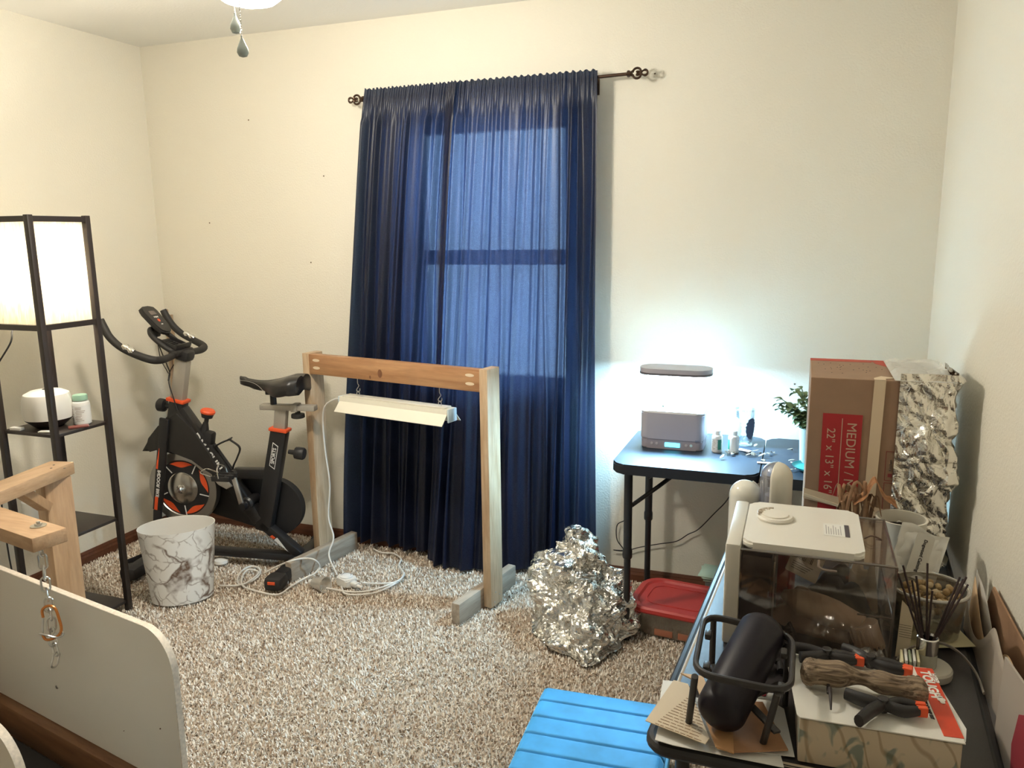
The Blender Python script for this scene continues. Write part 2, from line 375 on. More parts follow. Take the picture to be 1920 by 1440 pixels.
def pl(n_, a, lo, hi, seed, wd=.012):
    r = random.Random(seed); return [(lo+(hi-lo)*(i+r.uniform(.2, .8))/n_, a*r.uniform(.6, 1.2)*(-1 if i % 2 else 1), wd*r.uniform(.7, 1.3)) for i in range(n_)]
curtain('curtain', 'navy curtain panel hanging on the left half of the window', (1.305, 1.75), (1.085, 1.56),
        pl(6, .028, .0, .42, 1, .034)+pl(2, .020, .42, .6, 2, .03)+pl(4, .03, .66, .9, 5, .026), 1, lambda u: .05-.02*u, lambda u: -.03, lambda u: .022*max(0, (u-.9)/.1))
curtain('curtain', 'navy curtain panel hanging on the right half of the window, window glow through it', (1.695, 2.335), (1.53, 2.335),
        pl(3, .024, .08, .2, 3, .016)+pl(3, .022, .22, .45, 4, .016)+pl(3, .016, .5, .74, 14, .013)+pl(6, .032, .76, .97, 6, .018), 9, lambda u: .012+.03*u, lambda u: .075*math.exp(-((u-.25)/.25)**2), lambda u: -.022*max(0, (.08-u)/.08))
bronze = mat('bronze_metal', (.075, .045, .03), .35, metal=.8)
rod = thing('curtain_rod', 'dark bronze curtain rod with scrolled finials above the window', 'curtain rod', (1.88, RODY, RODZ))
b = B(); cyl(b, (1.28, RODY, RODZ-.002), (1.9, RODY, RODZ), .008); cyl(b, (1.8, RODY, RODZ), (2.46, RODY, RODZ+.012), .0065); obj('rod', b, bronze, rod, world=True)
for sx, x0, z0 in ((-1, 1.285, RODZ-.002), (1, 2.455, RODZ+.012)):
    b = B()
    lathe(b, [(.008, 0), (.013, .004), (.013, .01), (.009, .016), (.012, .02), (0, .024)], (x0-sx*.008, RODY, z0), 16, (sx, 0, 0))
    for sg in (1, -1):
        for off, sc in ((0.012, 1.0), (.045, .8)):
            pts = []
            for k in range(15):
                a = k/14*PI*1.7; r_ = .019*sc*(1-.6*k/14)
                pts.append((x0+sx*(off+.022*sc-r_*math.cos(a)), RODY, z0+sg*(r_*math.sin(a)*.95+(.004 if off < .02 else -.003))))
            tube(b, pts, [.0045*sc]*11+[.0052*sc, .006*sc, .0065*sc, .005*sc], 8)
    obj('finial', b, bronze, rod, world=True)
for x in (1.32, 2.31):
    b = B(); beam(b, (x, -.001, RODZ-.01), (x, RODY, RODZ-.01), .012, .006); bb(b, (x-.012, -.004, RODZ-.045), (x+.012, -.0005, RODZ+.02)); tube(b, [(x, RODY-.011, RODZ+.004), (x, RODY-.008, RODZ-.009), (x, RODY, RODZ-.012), (x, RODY+.008, RODZ-.01)], .003, 8); obj('bracket', b, bronze, rod, world=True)
# ================================================================ shared materials
blackm = mat('black_satin_metal', (.016, .015, .016), .38, spec=.5)
blackp = mat('black_plastic', (.018, .017, .018), .5)
rubber = mat('black_rubber', (.02, .018, .018), .7, bump=.2, bscale=400)
chrome = mat('chrome', (.75, .74, .72), .18, metal=1)
steel = mat('brushed_steel', (.5, .49, .47), .35, metal=1)
zinc = mat('zinc_plated', (.66, .66, .64), .28, metal=1, bump=.1, bscale=300)
silverp = mat('silver_paint', (.42, .39, .34), .45, metal=.3)
orange = mat('orange_plastic', (.80, .10, .025), .45)
whitep = mat('white_plastic', (.80, .79, .76), .4)
white_cord = mat('white_cable', (.74, .71, .66), .5)
creamp = mat('cream_plastic', (.74, .70, .60), .35)
whitestick = mat('white_print', (.80, .80, .78), .6)
inkm = mat('ink', (.05, .045, .045), .7)
greencap = mat('green_cap', (.06, .28, .16), .45)
paper = mat('white_paper', (.78, .77, .73), .8)
pine = wood_mat('pine_face', (.56, .36, .20), (.70, .50, .31), 2.2, 'X')
pine_x = wood_mat('cedar_toned_board', (.42, .20, .09), (.60, .34, .17), 2.0, 'X', .45)
pine_z = wood_mat('pine_post', (.54, .36, .21), (.72, .55, .37), 2.2, 'Z')
pine_grey = wood_mat('weathered_pine', (.40, .32, .24), (.60, .52, .43), 2.2, 'X')

# ================================================================ wooden grow-light stand
ST = Vector((1.526, -.33, 0)); SA = math.radians(-11)
t = thing('light_stand', 'bare pine frame stand in front of the curtain with a light hanging from it', 'stand', ST, SA)
hw, pt, pd, ph = .495, .038, .089, 1.0
for s in (-1, 1):
    b = B(); x0, x1 = sorted((s*hw, s*(hw-pt))); bb(b, (x0, -pd/2, .012), (x1, pd/2, ph), .0025)
    obj('post', b, pine_z, t)
    b = B(); x0, x1 = sorted((s*(hw-pt-.0005), s*(hw-2*pt))); yo = -.045 if s < 0 else 0; bb(b, (x0, -.215+yo, .004), (x1, .215+yo, .093), .003)
    fo = obj('foot', b, wood_mat('foot_wood', (.36, .29, .22), (.55, .47, .38), 2.2, 'Y'), t)
    for zz_, yy_ in ((.03, -.02), (.05, .02), (.07, -.01)):
        b = B(); lathe(b, [(0, 0), (.004, 0), (.003, .001), (0, .001)], (s*(hw+.0003), yy_, zz_), 8, (s, 0, 0)); obj('screw', b, steel, fo)
b = B(); bb(b, (-hw+pt+.0005, -pd/2+.002, ph-.092), (hw-pt-.0005, -pd/2+.040, ph-.003), .0025)
bar = obj('crossbeam', b, pine_x, t)
rawm = mat('raw_wood', (.75, .62, .45), .7)
for sx in (-1, 1):
    for z in (ph-.028, ph-.062):
        c = (sx*(hw-pt-.045), -pd/2+.0017, z); b = B()
        prism(b, [(.021*math.cos(a*PI/12), .0065*math.sin(a*PI/12)) for a in range(24)], frame_M(c, (1, 0, 0), (0, 0, 1)), .0006); obj('pocket_hole', b, rawm, bar)
for cx, cz, r_ in ((-.045, ph-.058, .012), (-.10, ph-.078, .005)):
    b = B(); prism(b, [(r_*math.cos(a*PI/10), r_*1.5*math.sin(a*PI/10)) for a in range(20)], frame_M((cx, -pd/2+.0018, cz), (1, 0, 0), (0, 0, 1)), .0004); obj('wood_knot', b, mat('wood_knot', (.20, .085, .04), .5), bar)

# hanging strip fixture
FXL = (-.285, .305)   # along the stand's beam
t = thing('grow_light', 'white strip light fixture hanging on hooks below the crossbeam', 'light fixture', ST+Matrix.Rotation(SA, 3, 'Z')@Vector((.012, -.02, .79)), SA)
b = B(); sec = [(-.066, -.028), (-.064, -.030), (-.026, .012), (-.024, .030), (.024, .030), (.026, .012), (.064, -.030), (.066, -.028), (.030, .0125), (.0275, .033), (-.0275, .033), (-.030, .0125)]
for xa, xb in ((-.29, .29),):
    V = [[b.verts.new((x, y, z)) for y, z in sec] for x in (xa, xb)]; n_ = len(sec)
    for k in range(n_): b.faces.new((V[0][k], V[0][(k+1) % n_], V[1][(k+1) % n_], V[1][k]))
    b.faces.new(V[0]); b.faces.new(V[1][::-1])
obj('reflector', b, mat('fixture_enamel', (.80, .77, .66), .35), t, smooth=20)
b = B(); bb(b, (-.275, -.0245, .033), (.275, .0245, .039), .002); obj('housing', b, creamp, t)
ecm = mat('bluish_cap', (.62, .74, .80), .4)
b = B(); bb(b, (.29, -.03, -.022), (.298, .03, .034), .004); obj('end_cap', b, ecm, t)
b = B(); bb(b, (-.298, -.03, -.022), (-.29, .03, .034), .004); obj('end_cap', b, ecm, t)
b = B(); cyl(b, (-.27, 0, -.012), (.27, 0, -.012), .008, 14); obj('tube', b, mat('unlit_tube', (.78, .78, .74), .3), t)
for x in (-.205, .235):
    b = B()
    tube(b, [(x-.008, 0, .036), (x-.007, 0, .052), (x, 0, .060), (x+.007, 0, .052), (x+.008, 0, .036)], .0016, 6, smooth=4)
    tube(b, [(x+.011, 0, .072), (x+.010, 0, .062), (x, 0, .055), (x-.008, 0, .064), (x, 0, .075), (x+.006, 0, .084), (x, 0, .094), (x, 0, .118)], .0018, 6, smooth=5)
    obj('hook', b, zinc, t)
b = B()
def SL(x, y, z): return tuple(ST+Matrix.Rotation(SA, 3, 'Z')@Vector((x, y, z)))
tube(b, [SL(-.29, -.02, .80), SL(-.33, -.02, .80), SL(-.385, -.03, .765), SL(-.405, -.03, .69), SL(-.395, -.035, .55), SL(-.375, -.04, .4), SL(-.385, -.05, .25), SL(-.35, -.06, .16), SL(-.345, -.10, .09), tuple(PZ(632, 1078, .03))], .0038, 8, smooth=8)
tag(obj('power_cord', b, white_cord), 'white cord drooping from the left end of the hanging strip light', 'cord')

# ================================================================ timer, socket and cords on the carpet
tp = PZ(650, 1092, .02)
t = thing('plug_timer', 'white plug-in timer with round dial lying on the carpet', 'timer', (tp.x, tp.y, .012), -.35)
b = B(); prism(b, rrect(.085, .062, .016), Matrix.Translation((0, 0, 0)), .034, .005); obj('case', b, whitep, t)
b = B(); lathe(b, [(.026, .034), (.027, .040), (.022, .043), (0, .043)], (0, 0, 0), 30); obj('dial', b, mat('dial_white', (.83, .84, .85), .35), t)
b = B(); tube(b, [(.021*math.cos(a/10), .021*math.sin(a/10), .0435) for a in range(5, 40)], .0012, 5); obj('dial_mark', b, mat('dial_grey', (.3, .3, .3), .5), t)
b = B(); box(b, (.058, 0, .016), (.036, .026, .02), .004); lathe(b, [(.008, 0), (.006, .02), (.004, .03)], (.074, 0, .014), 12, (1, 0, 0)); obj('plug', b, whitep, t)
sp = PZ(600, 1096, .03)
t = thing('lamp_socket', 'clear ribbed plastic socket cup lying on its side beside the white timer', 'socket', (sp.x, sp.y, .034), -.1)
b = B(); prof = [(.012, -.04), (.022, -.036), (.026, -.01), (.034, .025), (.036, .034), (.032, .034), (.030, .02), (.022, -.008), (.0, -.02)]
lathe(b, prof, (0, 0, 0), 28, (1, -.1, .08)); obj('cup', b, clear_mat('ribbed_clear', (.95, .93, .90), .5, .15, milky=.35, milkcol=(.8, .77, .7), bump=.6), t)
b = B(); lathe(b, [(.0, -.064), (.011, -.062), (.012, -.04), (.0, -.038)], (0, 0, 0), 18, (1, -.1, .08)); obj('tip', b, whitep, t)
def floor_cord(name, px, lab, r=.0042, z=.016, m_=white_cord):
    b = B(); tube(b, [tuple(PZ(x, y, z+(zz_ if zz_ else 0))) for x, y, zz_ in [(q+(0,))[:3] for q in px]], r, 8, smooth=6); return tag(obj(name, b, m_), lab, 'cord')
floor_cord('extension_cord', [(680, 1093), (700, 1094), (738, 1092), (757, 1078), (748, 1060), (752, 1048), (738, 1038), (715, 1036), (700, 1029)], 'white cord running from the timer plug back behind the stand foot')
floor_cord('extension_cord', [(640, 1100), (650, 1114), (700, 1112), (738, 1096), (755, 1082), (757, 1074, .006), (748, 1088, .006), (700, 1106), (660, 1110), (620, 1104), (612, 1103)], 'white cord looping on the carpet in front of the timer')
floor_cord('extension_cord', [(412, 1098), (440, 1098), (462, 1094), (485, 1080), (486, 1066), (470, 1062), (452, 1072), (445, 1090), (455, 1096, .006), (478, 1082, .006), (484, 1072, .01), (466, 1068, .01), (455, 1080, .01), (455, 1098, .004), (480, 1108), (520, 1115), (545, 1100), (570, 1085), (590, 1075, .015), (599, 1062, .04), (590, 1050, .08), (570, 1047, .08), (545, 1052, .08), (520, 1062, .05), (495, 1075, .01)], 'white cord in loose coils beside the marble wastebasket')
pk = PZ(416, 1060, .0)
b = B(); lathe(b, [(0, .008), (.03, .008), (.034, .014), (.032, .026), (.012, .032), (0, .032)], (pk.x, pk.y, .004), 24); tag(obj('adapter_puck', b, whitep), 'small round white puck on the carpet behind the marble wastebasket', 'adapter')

# ================================================================ marble wastebasket
marble = None
def marble_mat(name, base=(.90, .90, .88), vein=(.13, .07, .04), sc=7.0, blot=None):
    m, nt, bs = nmat(name); n = nt.nodes; l = nt.links
    tc = n.new('ShaderNodeTexCoord'); nz = n.new('ShaderNodeTexNoise'); nz.inputs['Scale'].default_value = sc; nz.inputs['Detail'].default_value = 4
    l.new(tc.outputs['Object'], nz.inputs['Vector'])
    add = n.new('ShaderNodeVectorMath'); add.operation = 'MULTIPLY_ADD'; add.inputs[1].default_value = (.12, .12, .12)
    l.new(nz.outputs['Color'], add.inputs[0]); l.new(tc.outputs['Object'], add.inputs[2])
    def vein_layer(scale, wd, seed):
        mp = n.new('ShaderNodeMapping'); mp.inputs['Location'].default_value = (seed, seed*2, 0); l.new(add.outputs[0], mp.inputs[0])
        v = n.new('ShaderNodeTexVoronoi'); v.feature = 'DISTANCE_TO_EDGE'; v.inputs['Scale'].default_value = scale; l.new(mp.outputs[0], v.inputs['Vector'])
        r = n.new('ShaderNodeValToRGB'); r.color_ramp.elements[0].position = 0; r.color_ramp.elements[0].color = (1, 1, 1, 1); r.color_ramp.elements[1].position = wd; r.color_ramp.elements[1].color = (0, 0, 0, 1)
        l.new(v.outputs['Distance'], r.inputs['Fac'])
        g = n.new('ShaderNodeTexNoise'); g.inputs['Scale'].default_value = scale*1.6; mp2 = n.new('ShaderNodeMapping'); mp2.inputs['Location'].default_value = (seed+3, 0, 1); l.new(tc.outputs['Object'], mp2.inputs[0]); l.new(mp2.outputs[0], g.inputs['Vector'])
        gr = n.new('ShaderNodeValToRGB'); gr.color_ramp.elements[0].position = .38; gr.color_ramp.elements[1].position = .52; l.new(g.outputs['Fac'], gr.inputs['Fac'])
        mu = n.new('ShaderNodeMath'); mu.operation = 'MULTIPLY'; l.new(r.outputs['Color'], mu.inputs[0]); l.new(gr.outputs['Color'], mu.inputs[1]); return mu
    a, c = vein_layer(6.5, .055, 1.3), vein_layer(15, .05, 4.1)
    half = n.new('ShaderNodeMath'); half.operation = 'MULTIPLY'; half.inputs[1].default_value = .6; l.new(c.outputs[0], half.inputs[0])
    s = n.new('ShaderNodeMath'); s.operation = 'MAXIMUM'; l.new(a.outputs[0], s.inputs[0]); l.new(half.outputs[0], s.inputs[1])
    mx = n.new('ShaderNodeMixRGB'); mx.inputs['Color1'].default_value = (*base, 1); mx.inputs['Color2'].default_value = (*vein, 1); l.new(s.outputs[0], mx.inputs['Fac']); l.new(mx.outputs['Color'], bs.inputs['Base Color'])
    bs.inputs['Roughness'].default_value = .35; return m
bp_ = (PZ(300, 1125, 0)+PZ(412, 1112, 0))/2
t = thing('wastebasket', 'oval white wastebasket with a cracked marble pattern on the carpet', 'wastebasket', (bp_.x-.008, bp_.y-.03, .012), math.radians(38))
prof = [(.104, 0), (.110, .003), (.135, .314), (.136, .322)]
b = B(); lathe(b, [(0, 0)]+prof, (0, 0, 0), 64, sx=1.12, sy=.82, caps=False); obj('shell', b, marble_mat('cracked_marble'), t)
b = B(); lathe(b, [(0, .004), (.106, .006), (.1325, .314), (.133, .3215), (.136, .3221)], (0, 0, 0), 64, sx=1.12, sy=.82, caps=False); obj('liner', b, whitep, t)

# ================================================================ shelf floor lamp
lx0, lx1, ly0, ly1 = .308, .577, -1.182, -.943
LC = Vector(((lx0+lx1)/2, (ly0+ly1)/2, 0))
espresso = mat('dark_espresso_wood', (.028, .020, .017), .42, spec=.5)
t = thing('floor_lamp', 'dark square shelf floor lamp with a glowing white shade at the left wall', 'floor lamp', LC)
hx, hy = (lx1-lx0)/2, (ly1-ly0)/2; pw = .022
for sx in (-1, 1):
    for sy in (-1, 1):
        b = B(); bb(b, (sx*hx-pw/2, sy*hy-pw/2, .004), (sx*hx+pw/2, sy*hy+pw/2, 1.6), .002); obj('post', b, espresso, t)
for z in (1.588, 1.203):
    b = B()
    for sy in (-1, 1): bb(b, (-hx+pw/2, sy*hy-.008, z-.012), (hx-pw/2, sy*hy+.008, z+.008))
    for sx in (-1, 1): bb(b, (sx*hx-.008, -hy+pw/2, z-.012), (sx*hx+.008, hy-pw/2, z+.008))
    obj('rail', b, espresso, t)
for z in (.806, .407, .05):
    b = B(); bb(b, (-hx+.0, -hy+.0, z-.012), (hx, hy, z), .0015); 
    # notch for posts is hidden inside the post thickness
    obj('shelf', b, espresso, t)
shade_m = bpy.data.materials.new('linen_shade'); shade_m.use_nodes = True; nt = shade_m.node_tree; n = nt.nodes; l = nt.links; n.clear(); o_ = n.new('ShaderNodeOutputMaterial')
d_ = n.new('ShaderNodeBsdfDiffuse'); d_.inputs[0].default_value = (.8, .78, .72, 1); q_ = n.new('ShaderNodeBsdfTranslucent'); q_.inputs[0].default_value = (.86, .82, .72, 1)
tc = n.new('ShaderNodeTexCoord'); mp = n.new('ShaderNodeMapping'); mp.inputs['Scale'].default_value = (1, 1, .12); nz = n.new('ShaderNodeTexNoise'); nz.inputs['Scale'].default_value = 180
l.new(tc.outputs['Object'], mp.inputs[0]); l.new(mp.outputs[0], nz.inputs['Vector']); rr = n.new('ShaderNodeValToRGB'); rr.color_ramp.elements[0].color = (.70, .66, .56, 1); rr.color_ramp.elements[1].color = (.92, .88, .80, 1); rr.color_ramp.elements[0].position = .35; rr.color_ramp.elements[1].position = .65
l.new(nz.outputs['Fac'], rr.inputs[0]); l.new(rr.outputs[0], q_.inputs[0])
x_ = n.new('ShaderNodeMixShader'); x_.inputs[0].default_value = .6; l.new(d_.outputs[0], x_.inputs[1]); l.new(q_.outputs[0], x_.inputs[2]); l.new(x_.outputs[0], o_.inputs[0])
b = B(); k_ = .004
for sy in (-1, 1): bb(b, (-hx+.012, sy*(hy-.010)-.0006, 1.211), (hx-.012, sy*(hy-.010)+.0006, 1.576))
for sx in (-1, 1): bb(b, (sx*(hx-.010)-.0006, -hy+.012, 1.211), (sx*(hx-.010)+.0006, hy-.012, 1.576))
obj('lamp_shade', b, shade_m, t, smooth=0)
b = B(); bmesh.ops.create_uvsphere(b, u_segments=24, v_segments=16, radius=.032, matrix=Matrix.Translation((0, 0, 1.40))); obj('bulb', b, mat('bulb_glow', (1, .95, .85), .4, emit=(1, .90, .74), es=60*E_SHADE), t)
b = B(); cyl(b, (0, 0, 1.30), (0, 0, 1.372), .017); bb(b, (-hx+.01, -.008, 1.20), (hx-.01, .008, 1.208)); cyl(b, (0, 0, 1.2), (0, 0, 1.3), .006); obj('socket', b, blackp, t)
lamp_light('POINT', 'shelf_lamp_bulb', (0, 0, 1.40), P_LAMP, (1, .88, .70), parent=t, shadow_soft_size=.04)
b = B(); a0 = PZ(116, 665, 1.10); 
ax, ay = .075, -.07
tube(b, [(ax, ay, 1.2), (ax, ay, 1.08)], .0006, 5)
for k in range(20): bmesh.ops.create_icosphere(b, subdivisions=1, radius=.0018, matrix=Matrix.Translation((ax, ay, 1.195-k*.0058)))
bmesh.ops.create_icosphere(b, subdivisions=2, radius=.006, matrix=Matrix.Translation((ax, ay, 1.074))); obj('pull_chain', b, chain_m, t)
b = B(); tube(b, [(.0, 0, 1.195), (-.05, -.08, 1.19), (-.02, -.13, 1.14), (-.13, -.15, 1.00), (-.15, -.16, .90), (-.155, -.145, .78), (-.15, -.15, .3), (-.15, -.12, .06), (-.2, -.05, .02)], .003, 8, smooth=8); obj('power_cord', b, blackp, t)
# things on its shelves
z0 = .8065
t = thing('aroma_diffuser', 'white rounded diffuser with a dark base on the lamp shelf', 'diffuser', (.425, -1.075, z0))
b = B(); lathe(b, [(0, 0), (.045, .0), (.055, .006), (.082, .030), (.084, .034)], (0, 0, 0), 48); obj('base', b, mat('dark_brown_plastic', (.03, .022, .02), .3), t)
b = B(); lathe(b, [(.084, .034), (.088, .06), (.087, .10), (.078, .128), (.055, .140), (.012, .144), (0, .144)], (0, 0, 0), 48); obj('dome', b, mat('diffuser_white', (.82, .80, .75), .3), t)
b = B(); lathe(b, [(.004, .1442), (.012, .1442), (.012, .146), (.004, .146)], (0, 0, 0), 16); obj('mist_outlet', b, blackp, t)
def pill_bottle(lab, x, y, z, r, h, cap, rz=0, capr=.82, printm=None):
    t = thing('pill_bottle', lab, 'bottle', (x, y, z), rz)
    b = B(); lathe(b, [(0, 0), (r*.92, 0), (r, .003), (r, h*.70), (r*.92, h*.76), (r*.62, h*.80), (r*.6, h*.84)], (0, 0, 0), 32); obj('body', b, whitep, t)
    b = B(); lathe(b, [(r*capr, h*.82), (r*capr, h*.98), (r*capr*.95, h), (0, h)], (0, 0, 0), 32); obj('cap', b, cap, t)
    b = B(); lathe(b, [(r*1.012, h*.10), (r*1.012, h*.66)], (0, 0, 0), 40, caps=False); lb = obj('label', b, printm or whitestick, t)
    b = B()
    for k in range(9):
        z_ = h*(.14+.055*k); a0_ = random.uniform(-2.9, -2.6)
        for (s_, e_) in ((a0_, a0_+random.uniform(.5, .9)), (a0_+1.1, a0_+1.1+random.uniform(.6, 1.0))):
            A = [s_+(e_-s_)*q/6 for q in range(7)]
            lo = [b.verts.new((r*1.02*math.cos(a), r*1.02*math.sin(a), z_)) for a in A]; hi = [b.verts.new((r*1.02*math.cos(a), r*1.02*math.sin(a), z_+h*.018)) for a in A]
            for q in range(6): b.faces.new((lo[q], lo[q+1], hi[q+1], hi[q]))
    obj('printing', b, mat('print_grey', (.32, .27, .22), .7), t)
    return t
pill_bottle('white pill bottle with pale green cap beside the diffuser', .515, -1.005, z0, .032, .115, mat('pale_green_cap', (.30, .50, .38), .5), .3)
def slab(name, lab, cat, x, y, z, sx, sy, sz, rz, m_, bev=.002, rot=None, group=None):
    b = B(); box(b, (0, 0, sz/2), (sx, sy, sz), min(bev, sz*.4)); o = obj(name, b, m_); o.location = (x, y, z); o.rotation_euler = rot or (0, 0, rz); return tag(o, lab, cat, group)
slab('small_box', 'little white box at the left corner of the lamp shelf', 'box', .365, -1.165, z0, .05, .022, .012, .1, whitep)
slab('phone', 'small dark red phone lying before the green-capped bottle', 'phone', .555, -1.06, z0, .07, .035, .007, .9, mat('dark_red_case', (.20, .06, .05), .3))
slab('packet', 'pale packet lying in front of the diffuser by the middle post', 'packet', .505, -1.16, z0, .05, .02, .006, .3, paper)
rl = (.44, -1.12)
t = thing('paper_roll', 'white toilet paper roll standing on the lower lamp shelf', 'paper roll', (.368, -1.122, .4075))
b = B(); lathe(b, [(.021, 0), (.056, 0), (.057, .004), (.057, .106), (.056, .11), (.021, .11), (.021, 0)], (0, 0, 0), 40, caps=False); obj('paper', b, paper, t)
b = B(); lathe(b, [(.019, .001), (.0208, .001), (.0208, .109), (.019, .109), (.019, .001)], (0, 0, 0), 32, caps=False); obj('core', b, mat('cardboard_core', (.28, .17, .10), .8), t)
# poles in the corner
for i, (px, z1, x, y, lab) in enumerate(((312, 1.14, .035, -.035, 'taller slim brass-coloured pole leaning in the room corner'), (321, 1.10, .075, -.03, 'shorter slim brass-coloured pole beside the taller one in the corner'))):
    tpz = PY(px, 580+i*10, y)
    b = B(); cyl(b, (tpz.x+.01, y-.03, .012), (tpz.x, y, tpz.z-.14), .0105); cyl(b, (tpz.x, y, tpz.z-.14), (tpz.x, y, tpz.z), .0085)
    tag(obj('pole', b, mat('brass_pole%d' % i, (.55, .40, .28), .3, metal=.8)), lab, 'pole')
# ================================================================ exercise bike (local: x forward, y towards the room, z up)
BA = math.radians(190)
bike = thing('exercise_bike', 'black and orange indoor exercise bike in the left corner', 'exercise bike', (.98, -.37, .012), BA)
def bo(name, b, m_, par=None, smooth=35): return obj(name, b, m_, par or bike, smooth=smooth)
def bb2(b, a, c, w_, th, bev=.008): return beam(b, a, c, w_, th, up=(0, 0, 1) if abs((Vector(c)-Vector(a)).normalized().z) < .95 else (1, 0, 0), bev=bev)
# stabilizers
for x, nm in ((-.03, 'rear_stabilizer'), (.66, 'front_stabilizer')):
    b = B(); bb2(b, (x, -.215, .035), (x, .215, .035), .05, .06, .01); st = bo(nm, b, blackm)
    for s in (-1, 1):
        b = B(); box(b, (x, s*.235, .034), (.082, .085, .06), .018); ec = bo('end_cap', b, rubber, st)
        b = B(); box(b, (x, s*.2785, .044), (.034, .004, .014), .0015); bo('orange_insert', b, orange, ec) if nm[0] == 'r' else b.free()
b = B()
bb2(b, (-.03, 0, .05), (.66, 0, .055), .036, .05); bo('base_rail', b, blackm)
b = B(); bb2(b, (.135, 0, .17), (.022, 0, .65), .078, .05, .01)
seat_tube = bo('seat_tube', b, blackm)
b = B(); bb2(b, (.505, 0, .735), (.15, 0, .215), .062, .055, .012); main = bo('main_tube', b, blackm)
b = B(); bb2(b, (.26, 0, .44), (.05, 0, .445), .05, .045, .01); bo('top_tube', b, blackm)
b = B(); bb2(b, (.145, 0, .21), (-.04, 0, .06), .045, .05, .01); leg = bo('rear_leg', b, blackm)
b = B(); bb2(b, (.545, 0, .62), (.508, 0, .775), .072, .055, .01); bo('head_tube', b, blackm)
for s in (-1, 1):
    b = B(); bb2(b, (.555, s*.052, .70), (.635, s*.052, .26), .046, .016, .005); bb2(b, (.635, s*.052, .262), (.66, s*.052, .06), .04, .016, .005); fk = bo('fork_blade', b, blackm)
    if s > 0:
        D_ = Vector((.08, 0, -.44)).normalized(); Q = Vector((.6, .0608, .46))
        M = frame_M(Q, D_, Vector((1, 0, .15)))
        b = B(); prism(b, [(-.10, .010), (.0, .018), (.0, .008), (-.10, .008)], M, .0006); prism(b, [(.135, -.004), (.20, -.004), (.20, .012), (.135, .012)], M, .0006); bo('orange_stripe', b, orange, fk)
        text('lettering', 'INDOOR BIKE', .021, frame_M(Q+D_*.07+Vector((0, .0004, 0)), D_, (1, 0, .15)), whitestick, fk, bold=.0006)
# fender shroud over the wheel
b = B(); poly = [(.50, .735), (.56, .70), (.60, .66), (.655, .60), (.70, .535), (.655, .548), (.62, .545), (.56, .53), (.50, .535), (.44, .515), (.385, .475), (.34, .42), (.30, .43), (.36, .54), (.44, .66)]
prism(b, poly, frame_M((0, .042, 0), (1, 0, 0), (0, 0, 1)), .084, .012); bo('fender', b, mat('fender_plastic', (.022, .020, .019), .38, bump=.1, bscale=500))
# chain guard on the far side
b = B(); g = []
for k in range(25): a = PI/2+PI*k/24; g.append((.10+.135*math.cos(a), .265+.135*math.sin(a)))
for k in range(25): a = -PI/2+PI*k/24; g.append((.50+.09*math.cos(a), .34+.09*math.sin(a)))
prism(b, g, frame_M((0, -.045, 0), (1, 0, 0), (0, 0, 1)), .04, .008); bo('chain_guard', b, blackp)
# flywheel
wc = Vector((.52, 0, .36)); R_ = .17
b = B(); lathe(b, [(.135, -.018), (R_, -.018), (R_+.002, -.012), (R_+.002, .012), (R_, .018), (.135, .018), (.132, .014), (.132, -.014), (.135, -.018)], wc, 72, (0, 1, 0), caps=False); fw = bo('flywheel', b, steel)
b = B(); lathe(b, [(0, -.013), (.134, -.013), (.134, .013), (0, .013)], wc, 64, (0, 1, 0)); bo('wheel_disc', b, blackp, fw)
b = B()
def arc_patch(b, r0, r1, a0, a1, y, nseg=16, taper=True):
    V = []
    for k in range(nseg+1):
        a = a0+(a1-a0)*k/nseg; f = math.sin(PI*k/nseg) if taper else 1
        rr0 = r1-(r1-r0)*max(f, .02)
        V.append((b.verts.new((wc.x+rr0*math.cos(a), y, wc.z+rr0*math.sin(a))), b.verts.new((wc.x+r1*math.cos(a), y, wc.z+r1*math.sin(a)))))
    for p, q in zip(V, V[1:]): b.faces.new((p[0], p[1], q[1], q[0]))
for a0 in (-.15, 1.1, 2.3, 3.55, 4.7): arc_patch(b, .098, .126, PI-a0, PI-a0-.95, .0136)
bo('orange_graphic', b, orange, fw)
b = B()
for k in range(5):
    a = .45+k*2*PI/5; M = Matrix.Translation(wc+Vector((0, .0138, 0))) @ Matrix.Rotation(a, 4, 'Y')
    box(b, (0, 0, 0), (1, 1, 1)) if False else None
    r = bmesh.ops.create_cube(b, size=1.0); bmesh.ops.transform(b, matrix=M @ Matrix.Translation((.108, 0, .012)) @ Matrix.Diagonal((.046, .001, .005, 1)), verts=r['verts'])
bo('white_graphic', b, whitestick, fw)
b = B(); lathe(b, [(0, .012), (.074, .012), (.076, .018), (.070, .022), (.03, .030), (0, .03)], wc, 48, (0, 1, 0)); bo('hub_plate', b, mat('polished_hub', (.55, .53, .50), .22, metal=1), fw)
b = B(); lathe(b, [(.021, .028), (.021, .034), (.013, .038), (.013, .044), (.008, .05), (.006, .065), (0, .065)], wc, 24, (0, 1, 0)); bo('axle', b, chrome, fw)
# brake housing next to wheel
b = B(); prism(b, [(.34, .45), (.30, .43), (.26, .385), (.29, .37), (.33, .39), (.355, .42)], frame_M((0, .035, 0), (1, 0, 0), (0, 0, 1)), .02, .003); bo('brake_cover', b, silverp)
